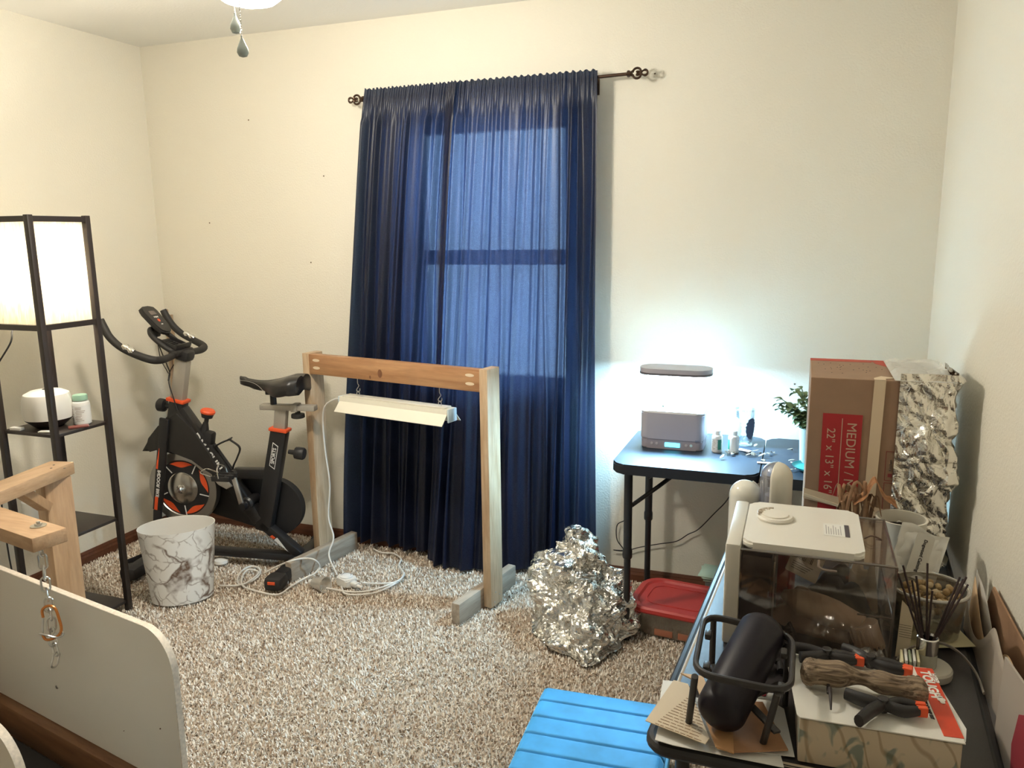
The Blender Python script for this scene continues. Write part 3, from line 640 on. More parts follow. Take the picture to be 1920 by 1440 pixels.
# seat post, slider, knobs
b = B(); bb2(b, (.0225, 0, .645), (.006, 0, .755), .058, .036, .008); bo('seat_post', b, silverp)
b = B(); bb2(b, (.0235, 0, .645), (.0215, 0, .661), .088, .060, .006); bo('seat_collar', b, orange)
b = B(); bb(b, (-.155, -.021, .743), (.105, .021, .768), .004); bb(b, (-.075, -.026, .739), (-.045, .026, .773), .003)
bo('seat_slider', b, silverp)
def knob(c, ax, r, h, m_, n_=8, nm='knob'):
    b = B(); ax = Vector(ax)
    lathe(b, [(0, 0), (r*.35, 0), (r*.4, h*.35), (r*.95, h*.45), (r, h*.6), (r, h*.92), (r*.85, h), (0, h)], c, 24, ax)
    return bo(nm, b, m_)
knob((-.068, 0, .742), (0, 0, -1), .030, .034, blackp)
knob((-.012, 0, .55), (-.98, 0, -.1), .028, .075, blackp)
knob((.555, 0, .745), (.95, 0, .1), .030, .06, blackp)
b = B(); lathe(b, [(.010, 0), (.010, .03), (.024, .034), (.028, .05), (.026, .054)], (.385, 0, .655+.01), 24, (-.25, 0, .97)); lathe(b, [(.022, -.03), (.018, .0), (.014, .018), (.011, .03)], (.392, 0, .645), 20, (-.25, 0, .97)); kb = bo('resistance_knob', b, blackp)
b = B(); lathe(b, [(.027, .054), (.032, .056), (.033, .064), (.027, .071), (0, .072)], (.385, 0, .665), 28, (-.25, 0, .97)); bo('knob_cap', b, orange, kb)
b = B(); box(b, (.375, 0, .60), (.05, .05, .07), .015, Matrix.Rotation(-.2, 3, 'Y')); bo('knob_base', b, blackp)
# saddle
b = B()
def sad(u, v):
    x = .195-.30*u
    wd = .020+.012*u+.072*(1/(1+math.exp(-(u-.55)*13)))
    wd *= (1-.25*max(0, u-.9)/.1) if u > .9 else 1
    wd *= min(1, .45+u*9)
    zt = .893-.030*math.sin(min(1, u*1.2)*PI)*.7+.012*u; th = .038+.066*(1/(1+math.exp(-(u-.5)*12)))
    a = 2*PI*v; cx, sz = math.cos(a), math.sin(a)
    y = wd*(abs(cx)**.75)*(1 if cx > 0 else -1)
    z = zt-th/2+th/2*(abs(sz)**.7)*(1 if sz > 0 else -1)
    if sz > 0: z -= .010*math.exp(-(y/.014)**2)*(u > .08)
    if sz < 0: z += .6*th*(1-(abs(y)/wd)**1.3)*(u > .3)*.6
    return Vector((x, y, z))
V = []
nu, nv = 30, 32
for i in range(nu+1): V.append([b.verts.new(sad(i/nu, j/nv)) for j in range(nv)])
for i in range(nu):
    for j in range(nv): b.faces.new((V[i][j], V[i+1][j], V[i+1][(j+1) % nv], V[i][(j+1) % nv]))
b.faces.new(V[0]); b.faces.new(V[-1][::-1])
sd = bo('saddle', b, mat('saddle_vinyl', (.018, .016, .016), .32, coat=.2), smooth=60)
b = B(); tube(b, [(.185, .012, .868), (.10, .012, .835), (-.08, .035, .845)], .004, 6, smooth=4); tube(b, [(.185, -.012, .868), (.10, -.012, .835), (-.08, -.035, .845)], .004, 6, smooth=4); cyl(b, (.045, 0, .765), (.045, 0, .84), .014); box(b, (.045, 0, .825), (.045, .06, .02), .004)
bo('saddle_clamp', b, blackp, sd)
b = B(); tube(b, [(.185, .027, .878), (.14, .030, .874), (.10, .037, .862), (.07, .052, .846), (.045, .072, .835)], .0011, 5, smooth=4); bo('piping', b, steel, sd)
# handlebar column
b = B(); bb2(b, (.512, 0, .77), (.470, 0, .965), .064, .045, .01); bo('handlebar_post', b, silverp)
b = B(); bb2(b, (.5135, 0, .768), (.510, 0, .784), .088, .066, .005); bo('post_collar', b, orange)
b = B(); box(b, (.462, 0, .985), (.075, .07, .05), .016, Matrix.Rotation(-.25, 3, 'Y')); box(b, (.475, 0, .998), (.05, .13, .03), .01); bo('stem_clamp', b, blackp)
grip = mat('foam_grip', (.022, .020, .019), .6, bump=.15, bscale=500)
for s in (-1, 1):
    b = B(); tube(b, [(.478, s*.03, .992), (.478, s*.10, .985), (.475, s*.16, .985), (.49, s*.205, .995), (.55, s*.222, 1.02), (.61, s*.225, 1.05), (.655, s*.225, 1.09), (.68, s*.222, 1.13), (.695, s*.220, 1.165)], [.014, .0155, .0165, .017, .016, .0155, .0165, .017, .015], 16, smooth=6); hb = bo('handlebar', b, grip)
    b = B()
    for q in (.33, .62):
        p = Vector((.535+.085*q, s*.225, 1.016+.045*q)); lathe(b, [(0, -.017), (.012, -.014), (.0165, .0), (.012, .014), (0, .017)], p+Vector((-.003, 0, .004)), 16, (.85, 0, .5), sx=1.0, sy=1.0)
    bo('pulse_sensor', b, chrome, hb)
b = B(); tube(b, [(.478, .045, 1.0), (.52, .058, 1.03), (.575, .055, 1.075), (.60, .03, 1.098), (.605, 0, 1.102), (.60, -.03, 1.098), (.575, -.055, 1.075), (.52, -.058, 1.03), (.478, -.045, 1.0)], .0115, 12, smooth=6); bo('front_loop', b, grip)
# tray with ribs
Mt = frame_M((.515, 0, 1.026), (.92, 0, .40), (0, 1, 0))
b = B(); prism(b, rrect(.10, .10, .012), Mt, .008, .002); 
q = Mt.to_3x3()
for s in (-1, 1): box(b, Mt @ Vector((0, s*.048, .012)), (.10, .005, .02), .002, q)
box(b, Mt @ Vector((-.05, 0, .016)), (.006, .115, .036), .002, q)
for k in range(5): box(b, Mt @ Vector((.03-.012*k, .0, .010)), (.003, .05, .005), 0, q)
bo('device_tray', b, blackp)
# console
Mc = frame_M((.583, 0, 1.135), (0, -1, 0), Vector((.66, 0, .75)))    # x across, y up the face, z towards the rider
b = B(); pts_ = [(-.045, .075), (-.052, .05), (-.047, -.03), (-.035, -.062), (-.012, -.074), (.012, -.074), (.035, -.062), (.047, -.03), (.052, .05), (.045, .075), (.02, .084), (-.02, .084)]
prism(b, pts_, Mc @ Matrix.Translation((0, 0, -.012)), .024, .006); cs = bo('console', b, mat('console_black', (.03, .028, .027), .45))
b = B(); prism(b, rrect(.040, .022, .002), Mc @ Matrix.Translation((0, .040, .0124)), .0008); bo('screen', b, mat('lcd', (.16, .13, .12), .15), cs)
b = B(); prism(b, [(.008*math.cos(a*PI/12), .008*math.sin(a*PI/12)) for a in range(24)], Mc @ Matrix.Translation((-.001, -.004, .0124)), .0015); bo('button', b, orange, cs)
b = B(); prism(b, rrect(.012, .004, .001), Mc @ Matrix.Translation((0, -.026, .0124)), .0008); bo('button_mark', b, whitestick, cs)
text('lettering', 'tmjoy', .013, Mc @ Matrix.Translation((0, .017, .0128)), whitestick, cs)
b = B(); box(b, (.592, 0, 1.09), (.03, .03, .05), .006); bo('console_mount', b, blackp, cs)
b = B(); tube(b, [(.575, .03, 1.07), (.56, .02, 1.0), (.545, .012, .94), (.535, .01, .90), (.53, .032, .86), (.512, .034, .79), (.50, .034, .735)], .0025, 6, smooth=6); tube(b, [(.50, -.02, .97), (.525, .0, .93), (.537, .012, .90), (.534, .030, .87)], .002, 6, smooth=6); tube(b, [(.59, .0, 1.07), (.575, .01, .97), (.54, .014, .9)], .002, 6, smooth=6); bo('sensor_cable', b, blackp)
# cranks and pedals
bbc = Vector((.188, 0, .31))
b = B(); cyl(b, bbc+Vector((0, -.07, 0)), bbc+Vector((0, .062, 0)), .024, 24); lathe(b, [(.030, .03), (.032, .045), (.020, .058), (.012, .068), (0, .068)], bbc, 24, (0, 1, 0)); bo('bottom_bracket', b, blackm)
b = B(); bb2(b, bbc+Vector((.004, .075, -.01)), (.222, .082, .462), .024, .012, .004); cr_ = bo('crank', b, mat('crank_alloy', (.72, .70, .66), .3, metal=.9))
b = B(); cyl(b, bbc+Vector((0, .06, 0)), bbc+Vector((0, .09, 0)), .016, 20); bo('crank_boss', b, blackm, cr_)
b = B(); cyl(b, (.222, .07, .462), (.222, .092, .462), .016, 20); bo('crank_boss', b, blackm, cr_)
b = B(); cyl(b, (.222, .09, .462), (.222, .17, .462), .008, 12); box(b, (.235, .13, .462), (.085, .018, .02), .004); box(b, (.235, .165, .462), (.085, .012, .022), .004); box(b, (.235, .098, .462), (.085, .012, .022), .004); bo('pedal', b, blackp, cr_)
b = B(); tube(b, [(.28, .10, .47), (.33, .10, .485), (.335, .13, .49), (.33, .16, .485), (.28, .165, .47)], .003, 8, smooth=5); tube(b, [(.24, .17, .465), (.25, .16, .50), (.26, .13, .515), (.25, .10, .50), (.24, .095, .465)], .003, 8, smooth=5); bo('toe_cage', b, chrome, cr_)
b = B(); bb2(b, bbc+Vector((0, -.085, 0)), (.155, -.09, .16), .022, .012, .004); box(b, (.15, -.14, .16), (.085, .075, .02), .004); bo('far_crank', b, blackm)
# bottle cage on top of the main tube
D_ = (Vector((.15, 0, .215))-Vector((.505, 0, .735))).normalized(); N_ = Vector((-D_.z, 0, D_.x)); N_ = N_ if N_.x < 0 else -N_
Cq = Vector((.505, 0, .735))+D_*.28+N_*.034
def Lq(a, y, c): return tuple(Cq+D_*a+Vector((0, y, 0))+N_*c)
b = B(); tube(b, [Lq(-.06, 0, 0), Lq(.09, 0, 0)], .007, 8); tube(b, [Lq(-.05, 0, .005), Lq(-.045, .035, .03), Lq(-.04, .03, .07), Lq(-.035, 0, .08), Lq(-.04, -.03, .07), Lq(-.045, -.035, .03), Lq(-.05, 0, .005)], .0035, 6, smooth=5, flat=(1, 2.2))
tube(b, [Lq(-.035, .0, .08), Lq(.02, .0, .098), Lq(.05, .0, .06), Lq(.07, 0, .02), Lq(.085, 0, .0)], .0035, 6, smooth=5, flat=(1, 2.2)); tube(b, [Lq(.085, -.03, .0), Lq(.105, 0, .012), Lq(.085, .03, .0)], .005, 6, smooth=4); bo('bottle_cage', b, blackp)
# graphics
Mx = frame_M(Vector((.505, .0, .735))+D_*.34+Vector((0, .0279, 0)), D_, -N_)
Mx = frame_M(Vector((.505, .0, .735))+D_*.235+Vector((0, .0279, 0)), D_, N_)
text('lettering', 'DMASUN', .046, Mx, whitestick, main, bold=.0012, sx=1.05)
S_ = (Vector((.022, 0, .65))-Vector((.135, 0, .17))).normalized(); So = Vector((.135, 0, .17))+S_*.375+Vector((0, .0254, 0))
Ms = frame_M(So, S_, (1, 0, .2)); 
b = B()
prism(b, [(-.062, -.014), (.05, -.014), (.062, .014), (-.05, .014)], Ms, .0006); bo('decal_border', b, whitestick, seat_tube)
b = B(); prism(b, [(-.057, -.0115), (.047, -.0115), (.057, .0115), (-.047, .0115)], Ms @ Matrix.Translation((0, 0, .0003)), .0006); bo('decal_field', b, blackp, seat_tube)
text('lettering', 'SPORTS', .022, Ms @ Matrix.Translation((0, 0, .001)), whitestick, seat_tube, bold=.0004)
L_ = (Vector((-.04, 0, .06))-Vector((.145, 0, .21))).normalized(); Lo = Vector((.145, .0256, .21))
Ml = frame_M(Lo, L_, Vector((L_.z, 0, -L_.x)))
b = B(); prism(b, [(.075, -.016), (.095, -.016), (.10, -.002), (.08, -.002)], Ml, .0006); bo('orange_decal', b, orange, leg)
b = B(); prism(b, [(.10, -.016), (.185, -.016), (.105, .004)], Ml, .0006); bo('white_decal', b, whitestick, leg)
# tray on the floor by the bike
tc_ = (PZ(207, 1055, .02)+PZ(300, 1082, .02))/2
t = thing('floor_tray', 'low black plastic tray on the carpet between lamp and wastebasket', 'tray', (tc_.x+.05, tc_.y+.06, .012), math.radians(-8))
b = B(); lathe(b, [(0, .001), (.13, .001), (.16, .022), (.165, .024), (.155, .018), (.125, .005), (0, .005)], (0, 0, 0), 4, caps=False) if False else None
prism(b, rrect(.27, .13, .012), Matrix.Identity(4), .004)
for a_, c_ in (((-.135, -.065, 0), (.135, -.061, .028)), ((-.135, .061, 0), (.135, .065, .028)), ((-.135, -.061, 0), (-.131, .061, .028)), ((.131, -.061, 0), (.135, .061, .028))): bb(b, a_, c_, .001)
obj('pan', b, blackp, t)
# ================================================================ crumple helpers
def foil_mat(name, warm=0.0, bs=35, st=.9):
    m, nt, b = nmat(name); n = nt.nodes; l = nt.links
    b.inputs['Base Color'].default_value = (.80, .79-.02*warm, .76-.06*warm, 1); b.inputs['Metallic'].default_value = 1; b.inputs['Roughness'].default_value = .17
    tc = n.new('ShaderNodeTexCoord'); t = n.new('ShaderNodeTexVoronoi'); t.inputs['Scale'].default_value = bs
    t2 = n.new('ShaderNodeTexNoise'); t2.inputs['Scale'].default_value = bs*.8; t2.inputs['Detail'].default_value = 4; t2.inputs['Distortion'].default_value = 1.5
    ad = n.new('ShaderNodeMath'); ad.operation = 'ADD'; l.new(tc.outputs['Object'], t.inputs['Vector']); l.new(tc.outputs['Object'], t2.inputs['Vector'])
    l.new(t.outputs['Distance'], ad.inputs[0]); l.new(t2.outputs['Fac'], ad.inputs[1])
    bp = n.new('ShaderNodeBump'); bp.inputs['Strength'].default_value = st; bp.inputs['Distance'].default_value = .008
    l.new(ad.outputs[0], bp.inputs['Height']); l.new(bp.outputs['Normal'], b.inputs['Normal'])
    return m
def cr(p, s, seed):
    """sharp crease noise, about -1..1"""
    q = Vector(p)*s+Vector((seed*3.1, seed*1.7, seed))
    v = noise.voronoi(q)[0]
    return (v[1]-v[0])*1.6-.5
def cr2(p, s, seed):
    q = Vector(p)*s+Vector((seed*3.1, seed*1.7, seed)); return 1-2*abs(noise.noise(q))*1.8

# ================================================================ folding table with the garden on it
TZ = .71
table_m = mat('table_top_plastic', (.016, .024, .040), .5, bump=.12, bscale=600)
table_e = mat('table_edge', (.012, .014, .02), .5)
TX0, TX1, TY0, TY1 = 2.52, 3.55, -.592, -.055
t = thing('folding_table', 'dark folding table with a seam across its top at the back wall', 'table', ((TX0+TX1)/2, (TY0+TY1)/2, 0))
for a_, c_ in ((TX0, 3.021), (3.025, TX1)):
    b = B(); poly = rrect(c_-a_, TY1-TY0, .045, 6, (a_+c_)/2, (TY0+TY1)/2)
    prism(b, poly, Matrix.Translation((0, 0, TZ-.038)), .037, .006)
    h_ = obj('table_top', b, [table_e, table_m], t, world=True)
    for p in h_.data.polygons:
        if p.normal.z > .9: p.material_index = 1
for s, lx in ((1, TX0+.05), (-1, TX1-.05)):
    for ly in (-.52, -.10):
        b = B(); cyl(b, (lx, ly, .016), (lx, ly, .36), .0125, 16); cyl(b, (lx, ly, .34), (lx, ly, TZ-.036), .0155, 16); lathe(b, [(.0155, .33), (.018, .335), (.018, .36), (.0155, .37)], (lx, ly, 0), 16)
        lathe(b, [(0, .008), (.017, .008), (.017, .03), (.0125, .034)], (lx, ly, 0), 16)
        obj('leg', b, blackm, t, world=True)
    b = B(); cyl(b, (lx, -.52, TZ-.05), (lx, -.10, TZ-.05), .0125, 14); obj('cross_tube', b, blackm, t, world=True)
    b = B(); tube(b, [(lx, -.50, .52), (lx+s*.10, -.47, .60), (lx+s*.2, -.33, TZ-.045)], .008, 8); obj('brace', b, blackm, t, world=True)
    b = B(); tube(b, [(lx, -.12, .52), (lx+s*.10, -.15, .60), (lx+s*.2, -.29, TZ-.045)], .008, 8); obj('brace', b, blackm, t, world=True)

# hydroponic garden
silver = mat('grey_lilac_plastic', (.42, .40, .44), .38, metal=.2)
def garden(name, lab, x0, x1, y0, y1, z, htop, hood=True, on=True):
    cx, cy = (x0+x1)/2, (y0+y1)/2; w_, d_ = x1-x0, y1-y0
    t = thing(name, lab, 'indoor garden', (cx, cy, z))
    b = B(); prism(b, rrect(w_*.97, d_*.97, .025), Matrix.Translation((0, 0, 0)), .036, .004); base = obj('base', b, mat('garden_base', (.30, .27, .30), .42), t)
    b = B(); prism(b, rrect(w_, d_, .03), Matrix.Translation((0, 0, .037)), .100, .004); obj('tank', b, silver, t)
    b = B(); prism(b, rrect(w_*.98, d_*.98, .03), Matrix.Translation((0, 0, .137)), .008, .003); dk = obj('deck', b, whitep, t)
    b = B(); prism(b, rrect(.056, .016, .002), frame_M((.005, -d_*.485-.0008, .018), (1, 0, 0), (0, 0, 1)), .0016); obj('display', b, mat('lcd_cyan', (.1, .6, .8), .4, emit=(.10, .75, 1.0), es=1.6), base)
    for k, x in enumerate((-.072, -.053, .056, .074)):
        b = B(); lathe(b, [(0, 0), (.0055, 0), (.005, .0015), (0, .0018)], (x, -d_*.485, .020), 16, (0, -1, 0)); obj('button', b, mat('garden_button', (.45, .42, .45) if k < 3 else (.5, .7, .75), .3), base)
    for px_, py_ in ((-.07, .02), (-.025, .03), (.03, .02), (.075, .03), (-.05, -.03), (.0, -.035), (.05, -.03)):
        b = B(); lathe(b, [(.017, .145), (.019, .149), (.012, .151), (0, .151)], (px_, py_, 0), 20); obj('pod_cap', b, whitep, dk)
    b = B(); box(b, (0, d_*.42, .22), (.04, .014, htop-.16), .003); cyl(b, (.022, d_*.36, .23), (.022, d_*.36, htop-.03), .008) if False else None; obj('pole', b, whitep, t)
    # hood
    hz = htop; b = B(); prism(b, rrect(.270, .13, .06, 10), Matrix.Translation((0, .005, hz-.006)), .018, .006); hd = obj('lamp_hood', b, silver, t)
    b = B(); prism(b, rrect(.272, .132, .061, 10), Matrix.Translation((0, .005, hz-.012)), .008, .002); obj('hood_rim', b, mat('hood_rim', (.10, .09, .10), .35), hd)
    return t, hz, dk
gx0, gx1 = 2.575, 2.812
gt, hz, dk = garden('indoor_garden', 'silver countertop garden with its bright white light on, at the left of the table', gx0, gx1, -.352, -.195, TZ, .288)
b = B(); prism(b, rrect(.235, .10, .045, 10), Matrix.Translation((0, .005, hz-.016)), .004); obj('led_panel', b, mat('led_glow', (1, 1, 1), .5, emit=(.80, .93, 1.0), es=14), gt)
lamp_light('AREA', 'garden_led', (0, .005, hz-.018), P_LED, (.40, .74, 1.0), parent=gt, shape='RECTANGLE', size=.22, size_y=.09)
leaf_m = mat('leaf_green', (.02, .06, .03), .5, var=.35, vscale=40)
leaf_d = mat('leaf_dull', (.16, .24, .12), .6, var=.4, vscale=50)
dry_m = mat('dry_leaf', (.24, .19, .14), .8, var=.35, vscale=60)
def leaf(b, p, d, L_, w_, curl=.3, up=(0, 0, 1)):
    """a cupped pointed leaf with a midrib"""
    d = Vector(d).normalized(); s = d.cross(Vector(up)); s = s.normalized() if s.length > .05 else Vector((1, 0, 0)); n_ = s.cross(d)
    rows = []
    for k in range(6):
        u = k/5; ww = w_*math.sin(PI*min(1, u*.93+.05))**.8; c = Vector(p)+d*(L_*u)-n_*(curl*L_*u*u)
        rows.append([b.verts.new(c-s*ww+n_*ww*.35), b.verts.new(c), b.verts.new(c+s*ww+n_*ww*.35)])
    for q, r in zip(rows, rows[1:]):
        b.faces.new((q[0], q[1], r[1], r[0])); b.faces.new((q[1], q[2], r[2], r[1]))
rnd = random.Random(4)
for i, (x, y, nn_) in enumerate(((-.07, .02, 4), (-.03, -.03, 8), (.045, -.03, 6), (-.055, -.02, 3))):
    b = B()
    for k in range(nn_):
        a = rnd.uniform(0, 2*PI); l0 = rnd.uniform(.01, .035)
        q = Vector((x+math.cos(a)*l0, y+math.sin(a)*l0*.6, .153+rnd.uniform(.004, .022)+(.04*(i in (0,))*rnd.random())))
        tube(b, [(x, y, .150), (x*.5+q.x*.5, y*.5+q.y*.5, q.z+.004), tuple(q)], .0008, 5)
        leaf(b, q, (math.cos(a), math.sin(a), rnd.uniform(-.3, .5)), rnd.uniform(.012, .024), rnd.uniform(.004, .008))
    s_ = obj('seedling', b, leaf_m if i % 2 else mat('seedling_dull', (.03, .05, .04), .6), smooth=60, fix=False); s_.location = gt.location
    tag(s_, ('thin wilted seedling at the back left of the garden deck', 'fullest green seedling at the middle of the garden deck', 'green seedling at the right of the garden deck', 'small seedling at the front left of the garden deck')[i], 'seedling')
b = B(); tube(b, [(.01, .04, .225), (.012, .03, .245), (.02, .02, .262)], .012, 10, smooth=3); tube(b, [(.02, .03, .245), (.045, .03, .252), (.055, .03, .262)], .011, 10, smooth=3); obj('hood_joint', b, mat('joint_blue_grey', (.07, .13, .19), .5), gt)

# bottles, glass and debris
gp = mat('green_print', (.05, .30, .22), .6)
for (px, py), lab, rz in (((1343, 849), 'white pill bottle nearest the silver garden on the table', .2), ((1374, 850), 'white pill bottle in front of the drinking glass', 2.2)):
    p = PZ(px, py, TZ); pb = pill_bottle(lab, p.x, p.y+.018, TZ, .0195, .082, whitep, rz, capr=.68)
    b = B(); A = [-.35+.7*q/8+(-1.0 if px < 1350 else -2.6)-rz for q in range(9)]
    lo = [b.verts.new((.0200*math.cos(a), .0200*math.sin(a), .012)) for a in A]; hi = [b.verts.new((.0200*math.cos(a), .0200*math.sin(a), .050)) for a in A]
    for q in range(8): b.faces.new((lo[q], lo[q+1], hi[q+1], hi[q]))
    obj('green_band', b, gp, pb)
p = PZ(1394, 836, TZ)
t = thing('drinking_glass', 'tall clear pint glass with dark round printed badges behind the pill bottles', 'glass', (p.x, p.y+.025, TZ))
b = B(); prof = [(0, .006), (.027, .008), (.029, .014), (.039, .138), (.0415, .14), (.0425, .138), (.032, .012), (.030, 0), (0, 0)]
lathe(b, prof, (0, 0, 0), 40, caps=False); obj('glass', b, clear_mat('pint_glass', (.96, .99, 1), .35, .02), t)
for a0, da, col in ((-2.3, .55, (.16, .34, .62)), (-.85, .62, (.05, .06, .10))):
    b = B(); rows = []
    for j in range(13):
        z = .028+.082*j/12; r_ = .0322+(.0425-.032)*(z-.012)/.126+.0006; hw_ = da*math.sqrt(max(0, 1-((j-6)/6.2)**2))*(1-.25*math.sin(j*1.4)**2)
        rows.append([b.verts.new((r_*math.cos(a0+hw_*q/4), r_*math.sin(a0+hw_*q/4), z)) for q in range(-4, 5)])
    for q, r in zip(rows, rows[1:]):
        for k in range(8): b.faces.new((q[k], q[k+1], r[k+1], r[k]))
    obj('badge', b, mat('badge_print', col, .6), t)
rnd = random.Random(12)
spots = [(1368, 853), (1372, 850), (1376, 853), (1400, 852), (1408, 855), (1414, 857), (1422, 858), (1410, 848), (1414, 839), (1436, 853), (1444, 855), (1452, 852), (1476, 845), (1486, 846), (1434, 868), (1478, 866), (1484, 871), (1480, 884), (1490, 882), (1398, 856), (1382, 852), (1350, 862), (1446, 850), (1425, 853)]
for i, (px, py) in enumerate(spots):
    p = PZ(px, py, TZ); b = B(); a = rnd.uniform(0, 2*PI)
    leaf(b, (0, 0, .003), (math.cos(a), math.sin(a), .1), rnd.uniform(.012, .026), rnd.uniform(.004, .009), rnd.uniform(-.5, .3))
    o = obj('dry_leaf', b, dry_m, smooth=60, fix=False); o.location = (p.x, p.y, TZ+.002)
    md = o.modifiers.new('s', 'SOLIDIFY'); md.thickness = .0008
    tag(o, 'dry curled leaf fallen on the folding table', 'dry leaf', 'dry leaves scattered on the folding table')
p = PZ(1396, 846, TZ); slab('paper_scrap', 'small pinkish scrap lying at the foot of the drinking glass', 'scrap', p.x, p.y, TZ+.001, .05, .022, .004, -.5, mat('pink_scrap', (.62, .50, .48), .7))
p = PZ(1432, 869, TZ); slab('paper_scrap', 'pale scrap lying by the table seam near its front edge', 'scrap', p.x, p.y, TZ+.001, .045, .016, .003, .1, mat('pale_scrap', (.70, .60, .55), .7))

# second garden with a plant behind the carton
gt2, hz2, dk2 = garden('indoor_garden', 'second countertop garden, unlit, half hidden behind the carton', 3.185, 3.423, -.33, -.17, TZ, .30)
pp = PZ(1506, 873, TZ); plx, ply = 3.175, -.30
teal = mat('teal_plastic', (.05, .48, .50), .4)
pp = PZ(1512, 884, TZ)
b = B(); lathe(b, [(0, .002), (.045, .002), (.062, .012), (.066, .016), (.060, .010), (.04, .006), (0, .006)], (pp.x+.018, pp.y+.02, TZ+.001), 40); tag(obj('saucer', b, teal), 'teal saucer on the table at the edge of the carton', 'saucer')
pot_p = Vector((3.175, -.40, TZ))
t = thing('potted_plant', 'leafy green plant in a tall pale blue pot beside the carton', 'plant', pot_p)
b = B(); lathe(b, [(0, 0), (.026, 0), (.028, .004), (.034, .125), (.036, .13), (.033, .13), (.027, .02), (0, .02)], (0, 0, .001), 32); obj('pot', b, mat('pale_blue_pot', (.55, .72, .76), .4), t)
b = B(); lathe(b, [(0, .118), (.032, .118), (.032, .120), (0, .122)], (0, 0, 0), 24); obj('soil', b, mat('soil', (.05, .035, .025), .9, bump=.8, bscale=80), t)
stems = B(); lv = B(); rnd = random.Random(8)
for k in range(13):
    a = rnd.uniform(1.9, 5.0) if k < 10 else rnd.uniform(0, 6.28); R_ = rnd.uniform(.03, .085); hh = rnd.uniform(.13, .27)
    if k in (0, 1, 2): a = 3.1+.2*k; R_ = .10; hh = .19+.02*k
    pts = smooth_path([(0, 0, .11), (math.cos(a)*R_*.3, math.sin(a)*R_*.3*.8, .11+(hh-.11)*.6), (math.cos(a)*R_, math.sin(a)*R_*.8, hh)], 5)
    tube(stems, pts, .0018, 6)
    for q in range(3, len(pts)):
        for s in range(2):
            aa = a+rnd.uniform(-2.2, 2.2); leaf(lv, pts[q], (math.cos(aa), math.sin(aa), rnd.uniform(-.3, .6)), rnd.uniform(.018, .034), rnd.uniform(.008, .015), rnd.uniform(0, .7))
obj('stems', stems, mat('stem_green', (.25, .32, .18), .6), t); obj('leaves', lv, leaf_d, t, smooth=60, fix=False)

# wall cord under the table
b = B(); tube(b, [tuple(PY(x, y, -.017)) for x, y in [(1171, 976), (1157, 985), (1157, 1012), (1170, 1032), (1150, 1031), (1175, 1032), (1200, 1026), (1235, 1020), (1268, 1015), (1290, 1002), (1310, 992), (1340, 962), (1363, 938), (1385, 900)]], .0022, 6, smooth=5); tag(obj('power_cord', b, blackp), 'thin black cord hanging along the back wall under the folding table', 'cord')

# ================================================================ crumpled foil on the floor
fo = Vector((2.395, -.50, .012))
prof_px = None
def foil_pt(u, v):
    """u around, v from floor to top"""
    a = 2*PI*u
    # footprint radii by direction
    rx = .20; ry = .20
    f = (1-v)**.55*1.0
    lean = Vector((-.045, .06, 0))*v
    p = Vector((math.cos(a)*rx*f, math.sin(a)*ry*f, .385*v**.9))
    if v < .35: p.x *= 1+.05*math.sin(3*a); 
    # tongue towards the viewer and low shoulder on the left
    tong = math.exp(-((math.atan2(math.sin(a+PI/2-.35), math.cos(a+PI/2-.35)))/.45)**2)*(1-v)**1.5; p += Vector((.03, -.10, 0))*tong
    sh = math.exp(-((math.atan2(math.sin(a-PI), math.cos(a-PI)))/.6)**2)*math.exp(-((v-.45)/.25)**2); p += Vector((-.075, -.02, .03))*sh
    rt = math.exp(-((math.atan2(math.sin(a), math.cos(a)))/.6)**2)*math.exp(-((v-.3)/.3)**2); p += Vector((.05, .0, .04))*rt
    p += lean
    d = Vector((math.cos(a), math.sin(a), .4))
    q = p*1.0
    amt = .050*cr(q, 6.5, 1)+.026*cr(q, 14, 2)+.010*cr(q, 32, 3)
    p += d*amt*(1 if v > .02 else .5)
    p += Vector((noise.noise(q*14+Vector((9, 0, 0))), noise.noise(q*14+Vector((0, 9, 0))), noise.noise(q*14)))*.022
    p.z = max(p.z, .004*math.sin(a*9)+.004)
    return p+fo
b = B(); V = [[b.verts.new(foil_pt(i/150, j/80)) for j in range(81)] for i in range(150)]
for i in range(150):
    for j in range(80): b.faces.new((V[i][j], V[(i+1) % 150][j], V[(i+1) % 150][j+1], V[i][j+1]))
foilm = foil_mat('aluminium_foil', .3)
tag(obj('foil_heap', b, foilm, smooth=12), 'big crumpled heap of silver foil on the carpet at the table leg', 'foil')

# ================================================================ red lidded tub, envelopes, white bag
tb = (PZ(1187, 1112, .12)+PZ(1345, 1166, .12))/2
TB = Vector((2.745, -.365, .012))
t = thing('storage_tub', 'clear plastic food tub with a red lid on the carpet under the table', 'tub', TB, math.radians(-6))
def loft(b, secs):
    R = [[b.verts.new((x, y, z)) for x, y in s] for s, z in secs]
    for p, q in zip(R, R[1:]):
        for k in range(len(p)): b.faces.new((p[k], p[(k+1) % len(p)], q[(k+1) % len(p)], q[k]))
    return R
b = B(); R = loft(b, [(rrect(.29, .23, .06, 6), .0), (rrect(.32, .26, .07, 6), .095), (rrect(.335, .275, .075, 6), .10)]); b.faces.new(R[0][::-1]); obj('tub_body', b, clear_mat('smoky_clear', (.80, .74, .66), .25, .12, milky=.35, milkcol=(.42, .36, .28)), t)
redm = mat('red_lid', (.48, .035, .028), .42)
